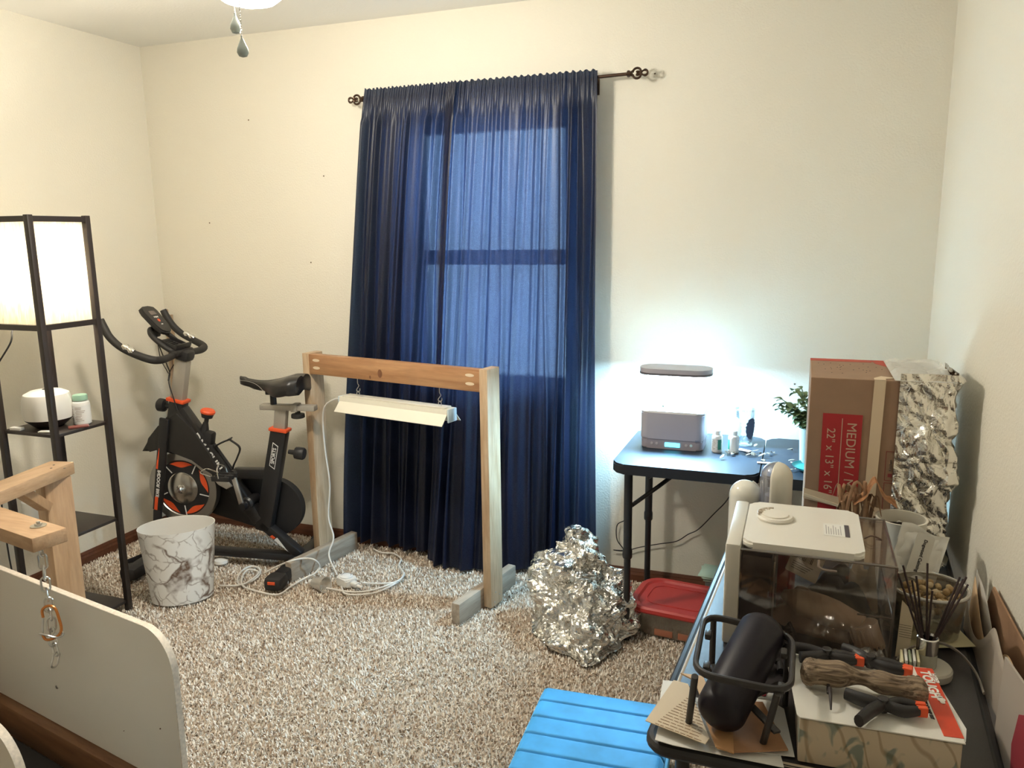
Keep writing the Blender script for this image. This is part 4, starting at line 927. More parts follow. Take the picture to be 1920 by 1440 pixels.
b = B(); R = loft(b, [(rrect(.345, .285, .078, 6), .096), (rrect(.352, .292, .08, 6), .102), (rrect(.350, .290, .08, 6), .114), (rrect(.335, .275, .075, 6), .120), (rrect(.30, .24, .065, 6), .120), (rrect(.285, .225, .06, 6), .113), (rrect(.20, .14, .04, 6), .113)]); b.faces.new(R[-1]); b.faces.new(R[0][::-1]); ld_ = obj('lid', b, redm, t)
b = B(); tube(b, [(x, y, .1135) for x, y in rrect(.235, .165, .05, 6)], .003, 6, closed=True); obj('lid_ridge', b, redm, ld_)
for x in (-.03, .06):
    b = B(); box(b, (x, -.118, .02), (.07, .004, .028), .0015); obj('bottom_print', b, mat('brick_print', (.42, .16, .09), .6), t)
p = PZ(1340, 1080, .1)
t = thing('storage_bin', 'small grey open bin stacked with pale green envelopes by the back wall', 'bin', (2.90, -.125, .012), .05)
b = B(); R = loft(b, [(rrect(.15, .12, .015, 4), .0), (rrect(.17, .14, .02, 4), .12), (rrect(.164, .134, .018, 4), .12), (rrect(.144, .114, .014, 4), .006)]); b.faces.new(R[0][::-1]); b.faces.new(R[-1]); obj('bin_body', b, mat('grey_bin', (.22, .23, .22), .5), t)
env = mat('pale_green_paper', (.45, .55, .43), .8)
for k, (x, y, rz, m_) in enumerate(((2.90, -.13, .05, env), (2.905, -.14, -.2, paper), (2.89, -.125, .15, env), (2.885, -.135, -.1, env))):
    slab('envelope', ('lowest pale green envelope in the grey bin', 'white envelope between the green ones in the grey bin', 'pale green envelope below the top one in the grey bin', 'topmost pale green envelope in the grey bin')[k], 'envelope', x, y, .134+.0045*k, .18, .13, .003, rz, m_, .0005)
bag_m = clear_mat('white_bag', (.9, .95, 1), .3, .2, milky=.55, milkcol=(.75, .82, .88), bump=.5)
def bag_pt(u, v):
    a = 2*PI*u; f = math.sin(PI*min(1, v*.9+.1))**.6*(1-.75*max(0, v-.55)/.45); p = Vector((math.cos(a)*.075*f, math.sin(a)*.07*f, .30*v)); q = p*1.0
    p += Vector((math.cos(a), math.sin(a), .2))*(.020*cr(q, 14, 5)+.012*cr(q, 33, 6)); p.z = max(p.z, .0); return p+Vector((2.945, -.72, .012))
b = B(); V = [[b.verts.new(bag_pt(i/70, j/40)) for j in range(41)] for i in range(70)]
for i in range(70):
    for j in range(40): b.faces.new((V[i][j], V[(i+1) % 70][j], V[(i+1) % 70][j+1], V[i][j+1]))
tag(obj('plastic_bag', b, bag_m, smooth=20), 'crumpled translucent white plastic bag beside the red-lidded tub', 'bag')

# ================================================================ blue ottoman
velvet = bpy.data.materials.new('blue_velvet'); velvet.use_nodes = True; nt = velvet.node_tree; n = nt.nodes; l = nt.links; bs = n['Principled BSDF']
bs.inputs['Base Color'].default_value = (.035, .27, .60, 1); bs.inputs['Roughness'].default_value = .65; bs.inputs['Sheen Weight'].default_value = .8; bs.inputs['Sheen Tint'].default_value = (.35, .75, 1, 1); bs.inputs['Sheen Roughness'].default_value = .4
tc = n.new('ShaderNodeTexCoord'); nz = n.new('ShaderNodeTexNoise'); nz.inputs['Scale'].default_value = 9; nz.inputs['Detail'].default_value = 4; r = n.new('ShaderNodeValToRGB'); r.color_ramp.elements[0].position = .35; r.color_ramp.elements[0].color = (.03, .25, .50, 1); r.color_ramp.elements[1].position = .6; r.color_ramp.elements[1].color = (.04, .33, .70, 1)
l.new(tc.outputs['Object'], nz.inputs['Vector']); l.new(nz.outputs['Fac'], r.inputs['Fac']); l.new(r.outputs['Color'], bs.inputs['Base Color'])
OZ = .195
t = thing('ottoman', 'low bright blue velvet ottoman with stitched channels on the carpet', 'ottoman', (2.672, -1.50, 0), math.radians(3.5))
b = B(); OW, OL = .38, .62
def ott(u, v):
    x = -OW/2+OW*u; y = OL/2-OL*v
    ch = abs(math.sin(PI*v*8)); z = OZ-.0+.0*u
    z += -.009*(1-min(1, ch*5.0)**.5)
    ex = min(u, 1-u)*OW; ey = min(v, 1-v)*OL; r_ = .022
    for e in (ex, ey):
        if e < r_: z -= r_-math.sqrt(max(0, r_*r_-(r_-e)**2))
    return Vector((x, y, z))
grid(b, ott, 40, 160)
bb(b, (-OW/2, -OL/2, .03), (OW/2, OL/2, OZ-.02), .02)
obj('cushion', b, velvet, t, smooth=50, fix=False)
for sx in (-1, 1):
    for sy in (-1, 1):
        b = B(); lathe(b, [(0, .008), (.012, .008), (.018, .05), (0, .05)], (sx*(OW/2-.05), sy*(OL/2-.05), .0), 16); obj('leg', b, blackp, t)

# ================================================================ white shelf unit at lower left
bd0 = Vector((.901, -1.677, 0)); bdd = (Vector((1.504, -1.795, 0))-bd0).normalized(); bdn = Vector((bdd.y, -bdd.x, 0))   # towards the viewer
bz0, bz1 = .115, .552
white_panel = mat('white_melamine', (.86, .83, .76), .35); edge_m = mat('panel_edge', (.74, .66, .56), .6, var=.15, vscale=120)
B0 = bd0-bdd*.45
t = thing('low_shelf_unit', 'low white board-sided unit with rounded corners on a brown wood plinth', 'shelf unit', (B0.x+.6, B0.y-.2, 0), math.atan2(bdd.y, bdd.x))
def board_panel(o, x0, x1, z0, z1, r_, th, nm):
    poly = [(x0, z0), (x1, z0)]+[(x1-r_+r_*math.cos(a*PI/24), z1-r_+r_*math.sin(a*PI/24)) for a in range(13)]+[(x0, z1)]
    b = B(); prism(b, poly, frame_M(o+bdn*0, bdd, (0, 0, 1)), th, .0015)
    ob = obj(nm, b, [edge_m, white_panel], t, world=True, smooth=25)
    me = ob.data; nn_ = bdn.copy(); 
    for p in me.polygons:
        wn = Matrix.Rotation(t.rotation_euler.z, 3, 'Z') @ p.normal
        if abs(wn.dot(bdn)) > .95: p.material_index = 1
    return ob
endx = (Vector((1.719, -1.837, 0))-B0).dot(bdd)
bp1 = board_panel(B0-Vector((0, 0, 0)), 0, endx-.004, bz0, bz1, .105, .018, 'side_panel')
q2 = PZ(45, 1440, .42); off = (q2-B0).dot(bdn); e2 = (q2-B0).dot(bdd)
board_panel(B0+bdn*off, -.2, e2+.012, bz0, .50, .105, .018, 'side_panel')
bw = wood_mat('brown_plinth', (.20, .09, .04), (.34, .17, .08), 2, 'X', .45)
b = B(); beam(b, B0+bdn*.012+Vector((0, 0, bz0/2+.006)), B0+bdn*.012+bdd*(endx+.10)+Vector((0, 0, bz0/2+.006)), bz0-.014, .07, bev=.003); obj('plinth', b, bw, t, world=True)
b = B(); beam(b, B0+bdn*(off*.5+.045)+Vector((0, 0, .045)), B0+bdn*(off*.5+.045)+bdd*(e2+.15)+Vector((0, 0, .045)), .05, off-.08, bev=.003); obj('bottom_shelf', b, mat('black_shelf', (.018, .016, .018), .7), t, world=True)
for px, py, r_ in ((107, 1288, .006), (301, 1366, .0018), (233, 1370, .001)):
    d = ray(px, py); k = (B0-CAM+bdn*.0182).dot(bdn)/d.dot(bdn); p = CAM+d*k
    b = B(); lathe(b, [(0, 0), (r_, 0), (r_*.9, .002), (0, .003)], p, 10, bdn); obj('bolt' if r_ > .004 else 'pin_mark', b, steel if r_ > .004 else mat('pin_brown', (.15, .08, .05), .6), t, world=True)
# ================================================================ second wood frame with arm and chain
t = thing('wooden_gallows', 'light wood post with a top beam and a bracket behind the white unit', 'wooden frame', (.72, -1.3, 0), 0)
tan_ = wood_mat('tan_post', (.52, .32, .17), (.66, .43, .25), 2.2, 'Z', .5)
PT = Vector((.688, -1.30, 0)); pz_ = .735
b = B(); ang = math.atan2(bdd.y, bdd.x); rq = Matrix.Rotation(ang, 3, 'Z')
box(b, (PT.x, PT.y, pz_/2-.02), (.065, .095, pz_-.05), .003, rq); obj('post', b, tan_, t, world=True)
b0 = PZ(118, 873, pz_); b1 = PZ(-60, 945, pz_); dd = (b1-b0).normalized()
b = B(); s0 = PT+Vector((0, 0, pz_-.022))-dd*.055; s0.z = pz_-.022
e0 = s0+dd*.85
beam(b, s0, e0, .044, .092, bev=.003); obj('top_beam', b, wood_mat('tan_beam', (.55, .36, .21), (.70, .48, .30), 2.2, 'Y', .5), t, world=True)
b = B()
for i in range(3):
    p = PZ((96, 121, 101)[i], (878, 878, 872)[i], pz_); lathe(b, [(0, 0), (.004, 0), (.004, .0006), (0, .0006)], p, 10)
obj('screw_hole', b, inkm, t, world=True)
b = B(); beam(b, PT+Vector((0, 0, .60))+dd*.05, PT+Vector((0, 0, .70))+dd*.16, .03, .05, bev=.002); obj('brace', b, tan_, t, world=True)
# projecting arm
pe = PY(100, 990, -1.75)
AZ = .748; c0 = PZ(85, 1000, AZ); c1 = PZ(-40, 935, AZ)
t2 = t
tip = PZ(88, 998, AZ); ad = bdd.copy()
b = B(); beam(b, tip-ad*.62+Vector((0, 0, -.02)), tip+ad*.012+Vector((0, 0, -.02)), .04, .092, bev=.003); arm = obj('arm', b, wood_mat('tan_arm', (.55, .34, .19), (.68, .45, .27), 2.2, 'X', .5), t, world=True)
wp = PZ(72, 986, AZ+.001)
b = B(); lathe(b, [(.006, 0), (.020, 0), (.020, .0018), (.006, .0018)], wp, 32); obj('washer', b, zinc, arm, world=False) if False else None
lathe(b, [(0, .0018), (.0095, .0018), (.0095, .007), (0, .008)], wp, 6); lathe(b, [(0, .008), (.005, .008), (.0045, .013), (0, .014)], wp, 14); obj('washer_bolt', b, zinc, t, world=True)
# support linking arm to the beam out at the left
b = B(); lk = tip-ad*.55; box(b, (lk.x, lk.y, .36), (.045, .09, .70), .003, rq); obj('rear_post', b, tan_, t, world=True)
# chain and carabiner
ch = thing('chain', 'steel link chain hanging from the end of the wooden arm', 'chain', (wp.x, wp.y, AZ-.04))
top = Vector((wp.x, wp.y, AZ-.045)); n_l = 9
cpts = []; px_seq = [(73, 1025), (78, 1041), (82, 1064), (84, 1085), (87, 1106), (90, 1124), (93, 1144), (96, 1160), (98, 1180), (97, 1196), (101, 1208), (106, 1226), (102, 1248)]
def link(b, c, d, tw, L_=.033, w_=.0105, r_=.0028):
    d = Vector(d).normalized(); s = Vector((math.cos(tw), math.sin(tw), 0)); s = (s-d*s.dot(d)).normalized()
    pts = []
    for k in range(16):
        a = 2*PI*k/16; pts.append(c+d*((L_/2-w_)*(1 if math.sin(a) > 0 else -1)+w_*math.sin(a))+s*(w_*math.cos(a)))
    tube(b, pts, r_, 7, closed=True)
dpl = (top-CAM).dot(FV)
CP = [CAM+ray(x, y)*dpl for x, y in px_seq]
for k in range(len(CP)-1):
    b = B(); mid = (CP[k]+CP[k+1])/2; d = CP[k+1]-CP[k]
    link(b, mid, d, (.5 if k % 2 else 2.1)+.1*k, L_=d.length+.0095); obj('link', b, zinc, ch, world=True)
cb = thing('carabiner', 'orange and steel carabiner clipped through the lower links of the chain', 'carabiner', CAM+ray(96, 1165)*(dpl-.012))
def cpx(x, y, o=-.012): return tuple(CAM+ray(x, y)*(dpl+o))
b = B(); tube(b, [cpx(81, 1158), cpx(79, 1145), cpx(85, 1138), cpx(95, 1136), cpx(104, 1142), cpx(110, 1158), cpx(115, 1178), cpx(111, 1190), cpx(98, 1198), cpx(86, 1199), cpx(80, 1190)], .0036, 10, smooth=5); obj('body', b, mat('copper_anodised', (.62, .24, .07), .3, metal=.8), cb, world=True)
b = B(); tube(b, [cpx(81, 1158), cpx(80, 1175), cpx(80, 1190)], .0026, 8); obj('gate', b, zinc, cb, world=True)
b = B(); tube(b, [cpx(74, 1188, -.02), cpx(90, 1192, -.02), cpx(104, 1195, -.015), cpx(116, 1192, -.01), cpx(118, 1186, -.01), cpx(108, 1186, -.01), cpx(100, 1191, -.012)], .0028, 8, smooth=4); obj('cross_link', b, zinc, cb, world=True)
# ================================================================ near desk along the right wall
DZ = .612
DO = Vector((2.915, -1.945, 0)); DA = math.radians(-3.5)
dx_ = Vector((math.cos(DA)*1, 0, 0)); 
DU = Vector((math.cos(DA), math.sin(DA)*0, 0)).normalized(); DV = Vector((.061, .998, 0)).normalized()
def DP(u, v, z=0): return DO+DU*u+DV*v+Vector((0, 0, z))
DW, DL = .552, 1.30
desk_m = mat('desk_top_black', (.030, .026, .028), .36, bump=.1, bscale=500)
tan_line = mat('tan_edge_line', (.50, .42, .32), .5)
t = thing('side_table', 'long black table crowded with things along the right wall', 'table', DP(DW/2, DL/2))
quad = lambda i, r=.03: None
def dpoly(ins, r_=.03, n_=5):
    c = [(ins, ins), (DW-ins, ins), (DW-ins, DL-ins), (ins, DL-ins)]; out = []
    for k, (cx, cy) in enumerate(c):
        sx, sy = ((1, 1), (-1, 1), (-1, -1), (1, -1))[k]; a0 = (180, 270, 0, 90)[k]
        for q in range(n_+1): a = math.radians(a0+90*q/n_); out.append((cx+sx*r_+r_*math.cos(a), cy+sy*r_+r_*math.sin(a)))
    return out
b = B(); M = Matrix.Identity(4)
P_ = [DP(x, y) for x, y in dpoly(0)]
prism(b, [(p.x, p.y) for p in P_], Matrix.Translation((0, 0, DZ-.03)), .03, .004); obj('table_top', b, desk_m, t, world=True)
b = B(); tube(b, [DP(x, y, DZ-.016) for x, y in dpoly(-.006, .036)], .013, 10, closed=True); rim = obj('rim', b, blackp, t, world=True)
dq = dpoly(.004, .03); b = B(); tube(b, [DP(x, y, DZ-.003) for x, y in dq[18:]+dq[:12]], .0045, 8); obj('rim_line', b, tan_line, t, world=True)
for u, v in ((.04, .07), (DW-.04, .07), (.04, DL-.07), (DW-.04, DL-.07)):
    b = B(); cyl(b, DP(u, v, .01), DP(u, v, DZ-.03), .0135, 16); obj('leg', b, blackm, t, world=True)
for v in (.07, DL-.07):
    b = B(); cyl(b, DP(.04, v, DZ-.045), DP(DW-.04, v, DZ-.045), .011, 12); obj('cross_tube', b, blackm, t, world=True)

def flat(name, lab, cat, px, z, th, m_, group=None, sag=0, bev=0):
    """a thin sheet given by its corners in the photo, lying at height z"""
    P = [PZ(x, y, z) for x, y in px]; c = sum(P, Vector())/len(P)
    b = B(); prism(b, [(p.x-c.x, p.y-c.y) for p in P], Matrix.Identity(4), th, bev); o = obj(name, b, m_, smooth=0); o.location = (c.x, c.y, z); return tag(o, lab, cat, group), c
kraft = mat('kraft_card', (.42, .22, .11), .85, var=.06, vscale=30)
kraft_l = mat('kraft_light', (.62, .43, .26), .85, var=.05, vscale=30)
cream = mat('cream_sheet', (.66, .54, .38), .8)
z = DZ+.002
flat('paper_sheet', 'lowest white sheet sticking out at the front left corner of the side table', 'paper', [(1228, 1388), (1262, 1398), (1470, 1440), (1440, 1330), (1250, 1300)], z, .0012, paper)
flat('paper_sheet', 'white sheet under the tan envelopes beside the front rim', 'paper', [(1330, 1400), (1490, 1420), (1470, 1330), (1420, 1300), (1360, 1310)], z+.002, .0012, paper)
flat('cardboard_piece', 'long light tan cardboard strip at the left edge of the side table', 'cardboard', [(1276, 1264), (1303, 1278), (1345, 1405), (1375, 1412), (1318, 1270)], z+.005, .003, kraft_l)
flat('envelope', 'dark tan envelope lying between the front legs of the black stand', 'envelope', [(1374, 1412), (1478, 1408), (1430, 1318), (1366, 1316)], z+.009, .0025, kraft)
flat('envelope', 'orange-tan envelope at the foot of the black stand', 'envelope', [(1310, 1318), (1342, 1402), (1376, 1414), (1372, 1330), (1345, 1318)], z+.0125, .0025, mat('orange_tan', (.50, .27, .12), .85))
o, c = flat('paper_sheet', 'white sheet behind the printed cream leaflet', 'paper', [(1243, 1276), (1262, 1278), (1250, 1325), (1236, 1318)], z+.014, .001, paper)
o, c = flat('leaflet', 'cream leaflet with brown printed lines overhanging the table corner', 'leaflet', [(1210, 1352), (1263, 1276), (1290, 1283), (1308, 1330), (1330, 1385), (1322, 1396)], z+.016, .0012, cream)
A_, B_ = PZ(1232, 1352, z+.0175), PZ(1318, 1385, z+.0175); up_ = PZ(1265, 1285, z+.0175)-PZ(1210, 1352, z+.0175)
b = B(); Mq = frame_M(A_, (B_-A_), up_); L_ = (B_-A_).length
for k in range(13):
    y = -.008+k*.0088; x0 = .0+.0011*k; x1 = L_*(1-.035*k)
    x = x0
    while x < x1-.006:
        s_ = random.uniform(.006, .02); s_ = min(s_, x1-x)
        prism(b, [(x, y), (x+s_, y), (x+s_, y+.0012), (x, y+.0012)], Mq, .0003); x += s_+.0025
obj('printing', b, mat('brown_ink', (.22, .10, .04), .8), o, world=True).matrix_parent_inverse
# ---------------- black stand ring and capsule
SZ = .75
R4 = [PZ(x, y, SZ) for x, y in ((1300, 1262), (1483, 1300), (1488, 1192), (1322, 1152))]
sc_ = sum(R4, Vector())/4
t = thing('plant_stand', 'black metal stand, a rounded square ring on four legs, holding a dark cylinder', 'stand', (sc_.x, sc_.y, DZ))
stand_m = mat('stand_black', (.030, .027, .027), .42)
ring = []
for k in range(4):
    p, a_, c_ = R4[k], R4[k-1], R4[(k+1) % 4]; r_ = .045
    s_, e_ = p+(a_-p).normalized()*r_, p+(c_-p).normalized()*r_
    for q in range(7):
        u = q/6; ring.append(s_*(1-u)**2+p*2*u*(1-u)+e_*u*u)
b = B(); tube(b, ring, .0055, 10, closed=True, flat=(1.3, 1)); rg = obj('ring', b, stand_m, t, world=True)
legsp = [((1303, 1268), (1291, 1358)), ((1458, 1300), (1431, 1392)), ((1478, 1205), None), ((1338, 1160), None)]
for k, (tp_, bt) in enumerate(legsp):
    a = PZ(*tp_, SZ-.004); e = PZ(*bt, DZ+.014) if bt else Vector((a.x, a.y, DZ+.004))
    b = B(); cyl(b, a, e, .0062, 14); lg = obj('leg', b, stand_m, t, world=True)
for (x, y) in ((1325, 1250), (1328, 1190), (1470, 1225), (1465, 1290)):
    c = PZ(x, y, SZ-.004); b = B(); box(b, c, (.012, .024, .012), .003); obj('leg_bracket', b, stand_m, rg, world=True)
b = B(); q4 = [Vector((sc_.x+(p.x-sc_.x)*.78, sc_.y+(p.y-sc_.y)*.78, DZ+.045)) for p in R4]
for i, j in ((0, 2), (1, 3)): beam(b, q4[i], q4[j], .005, .014, bev=.001)
obj('cross_bars', b, stand_m, t, world=True)
cap_m = mat('dark_aubergine', (.008, .005, .011), .42, spec=.35)
c0 = PY(1362, 1300, -1.915); c1 = PY(1425, 1195, -1.80)
c0 = Vector((3.036, -1.892, .680)); c1 = Vector((3.078, -1.770, .735))
ax = (c1-c0).normalized(); 
b = B(); R_ = .044; prof = []
H_ = (c1-c0).length+.035
for k in range(9): a = -PI/2+PI/2*k/8; prof.append((R_*math.cos(a)*1.0, -.02+R_*.75*math.sin(a)))
prof += [(R_*1.02, H_*.5)]
for k in range(9): a = PI/2*k/8; prof.append((R_*math.cos(a), H_-.01+R_*.75*math.sin(a)))
lathe(b, prof, c0, 48, ax); tag(obj('cylinder_canister', b, cap_m), 'dark rounded cylinder lying slanted inside the black stand', 'canister')
flat('small_card', 'small white card with a red square under the dark cylinder', 'card', [(1420, 1290), (1455, 1296), (1452, 1315), (1418, 1310)], DZ+.024, .002, paper)
flat('red_label', 'small dark red square on the table between the stand legs', 'label', [(1424, 1292), (1438, 1294), (1436, 1306), (1422, 1304)], DZ+.027, .0008, mat('dark_red', (.28, .01, .02), .6))
for k, (px, py, lab) in enumerate(((1450, 1250, 'black nut-like bit beside the stand leg'),)):
    c = PZ(px, py, DZ+.012); b = B(); tube(b, [(c.x-.02, c.y-.02, c.z), (c.x-.012, c.y+.012, c.z+.01), (c.x+.01, c.y+.02, c.z), (c.x+.015, c.y-.01, c.z-.002)], .007, 10, smooth=5); tag(obj('cable_end', b, blackp), 'short curled black cable end lying inside the stand', 'cable')

# ---------------- patterned box, card, log, clamps
CZ = .700
cq = [PZ(x, y, CZ-.003) for x, y in ((1500, 1346), (1806, 1396))]
fu = (cq[1]-cq[0]).normalized(); fvv = Vector((-fu.y, fu.x, 0)); fw_ = (cq[1]-cq[0]).length; cd_ = .20
cc = cq[0]+fu*fw_/2+fvv*cd_/2
camo, nt, bs = nmat('leaf_pattern'); n = nt.nodes; l = nt.links
tc = n.new('ShaderNodeTexCoord'); mp = n.new('ShaderNodeMapping'); mp.inputs['Scale'].default_value = (1, 1, .6); mp.inputs['Rotation'].default_value = (0, .6, 0)
v = n.new('ShaderNodeTexNoise'); v.inputs['Scale'].default_value = 22; v.inputs['Distortion'].default_value = 1.2
r = n.new('ShaderNodeValToRGB'); r.color_ramp.elements[0].position = .40; r.color_ramp.elements[0].color = (.22, .25, .21, 1); r.color_ramp.elements[1].position = .46; r.color_ramp.elements[1].color = (.55, .46, .34, 1)
l.new(tc.outputs['Object'], mp.inputs[0]); l.new(mp.outputs[0], v.inputs['Vector']); l.new(v.outputs['Fac'], r.inputs[0])
w2 = n.new('ShaderNodeTexWave'); w2.inputs['Scale'].default_value = 9; w2.inputs['Distortion'].default_value = 9; w2.inputs['Detail'].default_value = 2; r2 = n.new('ShaderNodeValToRGB'); r2.color_ramp.elements[0].position = 0; r2.color_ramp.elements[0].color = (.68, .62, .55, 1); r2.color_ramp.elements[1].position = .08; r2.color_ramp.elements[1].color = (1, 1, 1, 1)
l.new(mp.outputs[0], w2.inputs['Vector']); l.new(w2.outputs['Fac'], r2.inputs[0])
mm = n.new('ShaderNodeMixRGB'); mm.blend_type = 'MULTIPLY'; mm.inputs[0].default_value = 1; l.new(r.outputs[0], mm.inputs[1]); l.new(r2.outputs[0], mm.inputs[2]); l.new(mm.outputs[0], bs.inputs['Base Color']); bs.inputs['Roughness'].default_value = .4
rqz = Matrix.Rotation(math.atan2(fu.y, fu.x), 3, 'Z')
t = thing('carton_box', 'flat box with a beige and grey-green leaf pattern at the near end of the table', 'box', (cc.x, cc.y, DZ+.001), math.atan2(fu.y, fu.x))
b = B(); box(b, (0, 0, (CZ-.004-DZ)/2), (fw_, cd_, CZ-.005-DZ-.002), .0025); obj('box_body', b, camo, t)
# card lying on it
cardP = [PZ(x, y, CZ) for x, y in ((1472, 1222), (1494, 1338), (1500, 1344), (1811, 1394), (1737, 1252), (1710, 1249))]
c = sum(cardP, Vector())/len(cardP)
t = thing('packaging_card', 'white packaging card with a red header band on the patterned box', 'packaging card', (c.x, c.y, CZ))
b = B(); prism(b, [(p.x-c.x, p.y-c.y) for p in cardP], Matrix.Translation((0, 0, -.0025)), .002, 0); obj('card', b, mat('white_card', (.76, .74, .68), .45), t, smooth=0)
redc = mat('red_header', (.66, .060, .020), .5)
rp_ = [PZ(x, y, CZ) for x, y in ((1716, 1253), (1734, 1254), (1802, 1378), (1808, 1386), (1772, 1380))]
rp_ = [PZ(x, y, CZ) for x, y in ((1714, 1251), (1748, 1254), (1808, 1385), (1770, 1380))]
b = B(); prism(b, [(p.x-c.x, p.y-c.y) for p in rp_], Matrix.Translation((0, 0, -.0004)), .0008); hd = obj('red_header', b, redc, t, smooth=0)
ed = (rp_[3]-rp_[0]).normalized()
def CM(px, py): q = PZ(px, py, CZ+.0008); return frame_M(Vector((q.x-c.x, q.y-c.y, .0008)), ed, Vector((-ed.y, ed.x, 0)))
text('lettering', 'TOUGH', .023, CM(1744, 1283), paper, hd, bold=.0008, sx=1.1); text('lettering', 'HYPER', .011, CM(1753, 1272), paper, hd, bold=.0004)
text('lettering', 'BAR CLAMP SET', .008, CM(1757, 1345), inkm, t) if False else None
text('lettering', '6PC CLAMP SET', .008, CM(1741, 1330), inkm, t, bold=.0002)
b = B(); q_ = CM(1765, 1312); prism(b, rrect(.026, .008, .004), q_, .0006); prism(b, rrect(.010, .013, .004), q_, .0007); obj('hang_hole', b, mat('hole_white', (.7, .66, .6), .6), hd)
# white board under the card
flat('backing_board', 'thin white board showing past the red band of the packaging card', 'board', [(1752, 1285), (1760, 1284), (1812, 1368), (1811, 1392), (1790, 1390)], CZ-.004, .0012, paper)
# driftwood log
lg0, lg1 = PZ(1500, 1258, .728), PZ(1742, 1296, .724)
logm, nt, bs = nmat('driftwood'); n = nt.nodes; l = nt.links
tc = n.new('ShaderNodeTexCoord'); mp = n.new('ShaderNodeMapping'); mp.inputs['Scale'].default_value = (.12, 1, 1); nz = n.new('ShaderNodeTexNoise'); nz.inputs['Scale'].default_value = 110; nz.inputs['Detail'].default_value = 5; nz.inputs['Distortion'].default_value = 1.5
r = n.new('ShaderNodeValToRGB'); r.color_ramp.elements[0].position = .36; r.color_ramp.elements[0].color = (.10, .065, .04, 1); r.color_ramp.elements[1].position = .62; r.color_ramp.elements[1].color = (.34, .25, .165, 1)
l.new(tc.outputs['Object'], mp.inputs[0]); l.new(mp.outputs[0], nz.inputs['Vector']); l.new(nz.outputs['Fac'], r.inputs[0]); l.new(r.outputs[0], bs.inputs['Base Color']); bs.inputs['Roughness'].default_value = .8
bp = n.new('ShaderNodeBump'); bp.inputs['Strength'].default_value = .8; bp.inputs['Distance'].default_value = .003; l.new(nz.outputs['Fac'], bp.inputs['Height']); l.new(bp.outputs['Normal'], bs.inputs['Normal'])
b = B(); LL = (lg1-lg0).length
def logp(u, v):
    a = 2*PI*v; x = -LL/2+LL*u; r_ = .0205+.004*math.sin(u*9)+.003*math.sin(u*21+1)-.003*u
    e = min(u, 1-u); 
    if e < .07: r_ *= max(.02, math.sqrt(1-((.07-e)/.07)**2))
    r_ += .0022*cr((x*.25, math.cos(a)*.03, math.sin(a)*.03), 60, 3)+(.003*cr((x, math.cos(a)*.03, math.sin(a)*.03), 90, 4) if (u > .82 or u < .14) else 0)
    return Vector((x, r_*math.cos(a)*1.05+.006*math.sin(u*3), r_*math.sin(a)+.003*math.sin(u*5)))
V = [[b.verts.new(logp(i/120, j/48)) for j in range(48)] for i in range(121)]
for i in range(120):
    for j in range(48): b.faces.new((V[i][j], V[i+1][j], V[i+1][(j+1) % 48], V[i][(j+1) % 48]))
b.faces.new(V[0]); b.faces.new(V[-1])
o = obj('driftwood_branch', b, logm, smooth=60); mid = (lg0+lg1)/2; o.location = mid; dl = (lg1-lg0); o.rotation_euler = (0, -math.asin(dl.z/dl.length), math.atan2(dl.y, dl.x)); tag(o, 'thick grey-brown driftwood branch lying across the white packaging card', 'driftwood')
b = B(); q = PZ(1556, 1290, .72); e = PZ(1558, 1331, CZ+.004)
tube(b, [q, (q+e)/2+Vector((0, -.003, .004)), e], [.0035, .0028, .0015], 8, smooth=4); e2 = PZ(1553, 1300, CZ+.012); tube(b, [PZ(1553, 1280, .72), e2], .003, 8)
tag(obj('twig', b, mat('dark_twig', (.03, .02, .02), .5)), 'small dark twig prong under the left end of the branch', 'twig')
# spring clamps
clampm = mat('clamp_black', (.020, .017, .018), .45)
def clamp(lab, pv, tip_, h1, h2, spread, z):
    """pv pivot, tip_ jaw direction point, handles"""
    pv, tip_ = PZ(*pv, z), PZ(*tip_, z); h1, h2 = PZ(*h1, z), PZ(*h2, z)
    t = thing('spring_clamp', lab, 'clamp', (pv.x, pv.y, z-.012))
    d = (tip_-pv).normalized(); s = Vector((-d.y, d.x, 0)); L_ = (tip_-pv).length
    for sg, h in ((1, h1), (-1, h2)):
        b = B(); j0 = pv+s*sg*.004; j1 = pv+d*L_*.5+s*sg*spread; j2 = tip_+s*sg*spread*.55
        hm = (pv+h)/2+s*sg*.004
        tube(b, [h, hm, pv+s*(-sg)*.0, j0+d*.012, j1, j2-d*.006], [.011, .0125, .011, .0105, .011, .009], 12, smooth=6, flat=(1.0, .75))
        arm_ = obj('clamp_arm', b, clampm, t, world=True)
        b = B(); M = frame_M(j2, d, s); q = M.to_3x3(); box(b, j2-d*.001, (.018, .010, .018), .0025, q); obj('orange_pad', b, orange, arm_, world=True) if False else obj('orange_pad', b, orange, t, world=True)
    b = B(); cyl(b, pv+Vector((0, 0, -.011)), pv+Vector((0, 0, .013)), .008, 18); tube(b, [pv+Vector((0, 0, .012))+Vector((math.cos(a)*.008, math.sin(a)*.008, 0)) for a in [k*.5 for k in range(13)]], .0015, 6); obj('pivot', b, mat('pivot_dark', (.05, .045, .045), .35, metal=.6), t, world=True)
clamp('black spring clamp with orange tip lying at the front of the packaging card', (1655, 1322), (1728, 1330), (1610, 1352), (1585, 1300), .012, CZ+.016)
clamp('black spring clamp nearest the stand, behind the driftwood branch', (1550, 1228), (1612, 1238), (1478, 1212), (1500, 1232), .007, CZ+.016)
clamp('black spring clamp at the right end behind the driftwood branch', (1632, 1240), (1702, 1258), (1580, 1215), (1602, 1224), .008, CZ+.018)

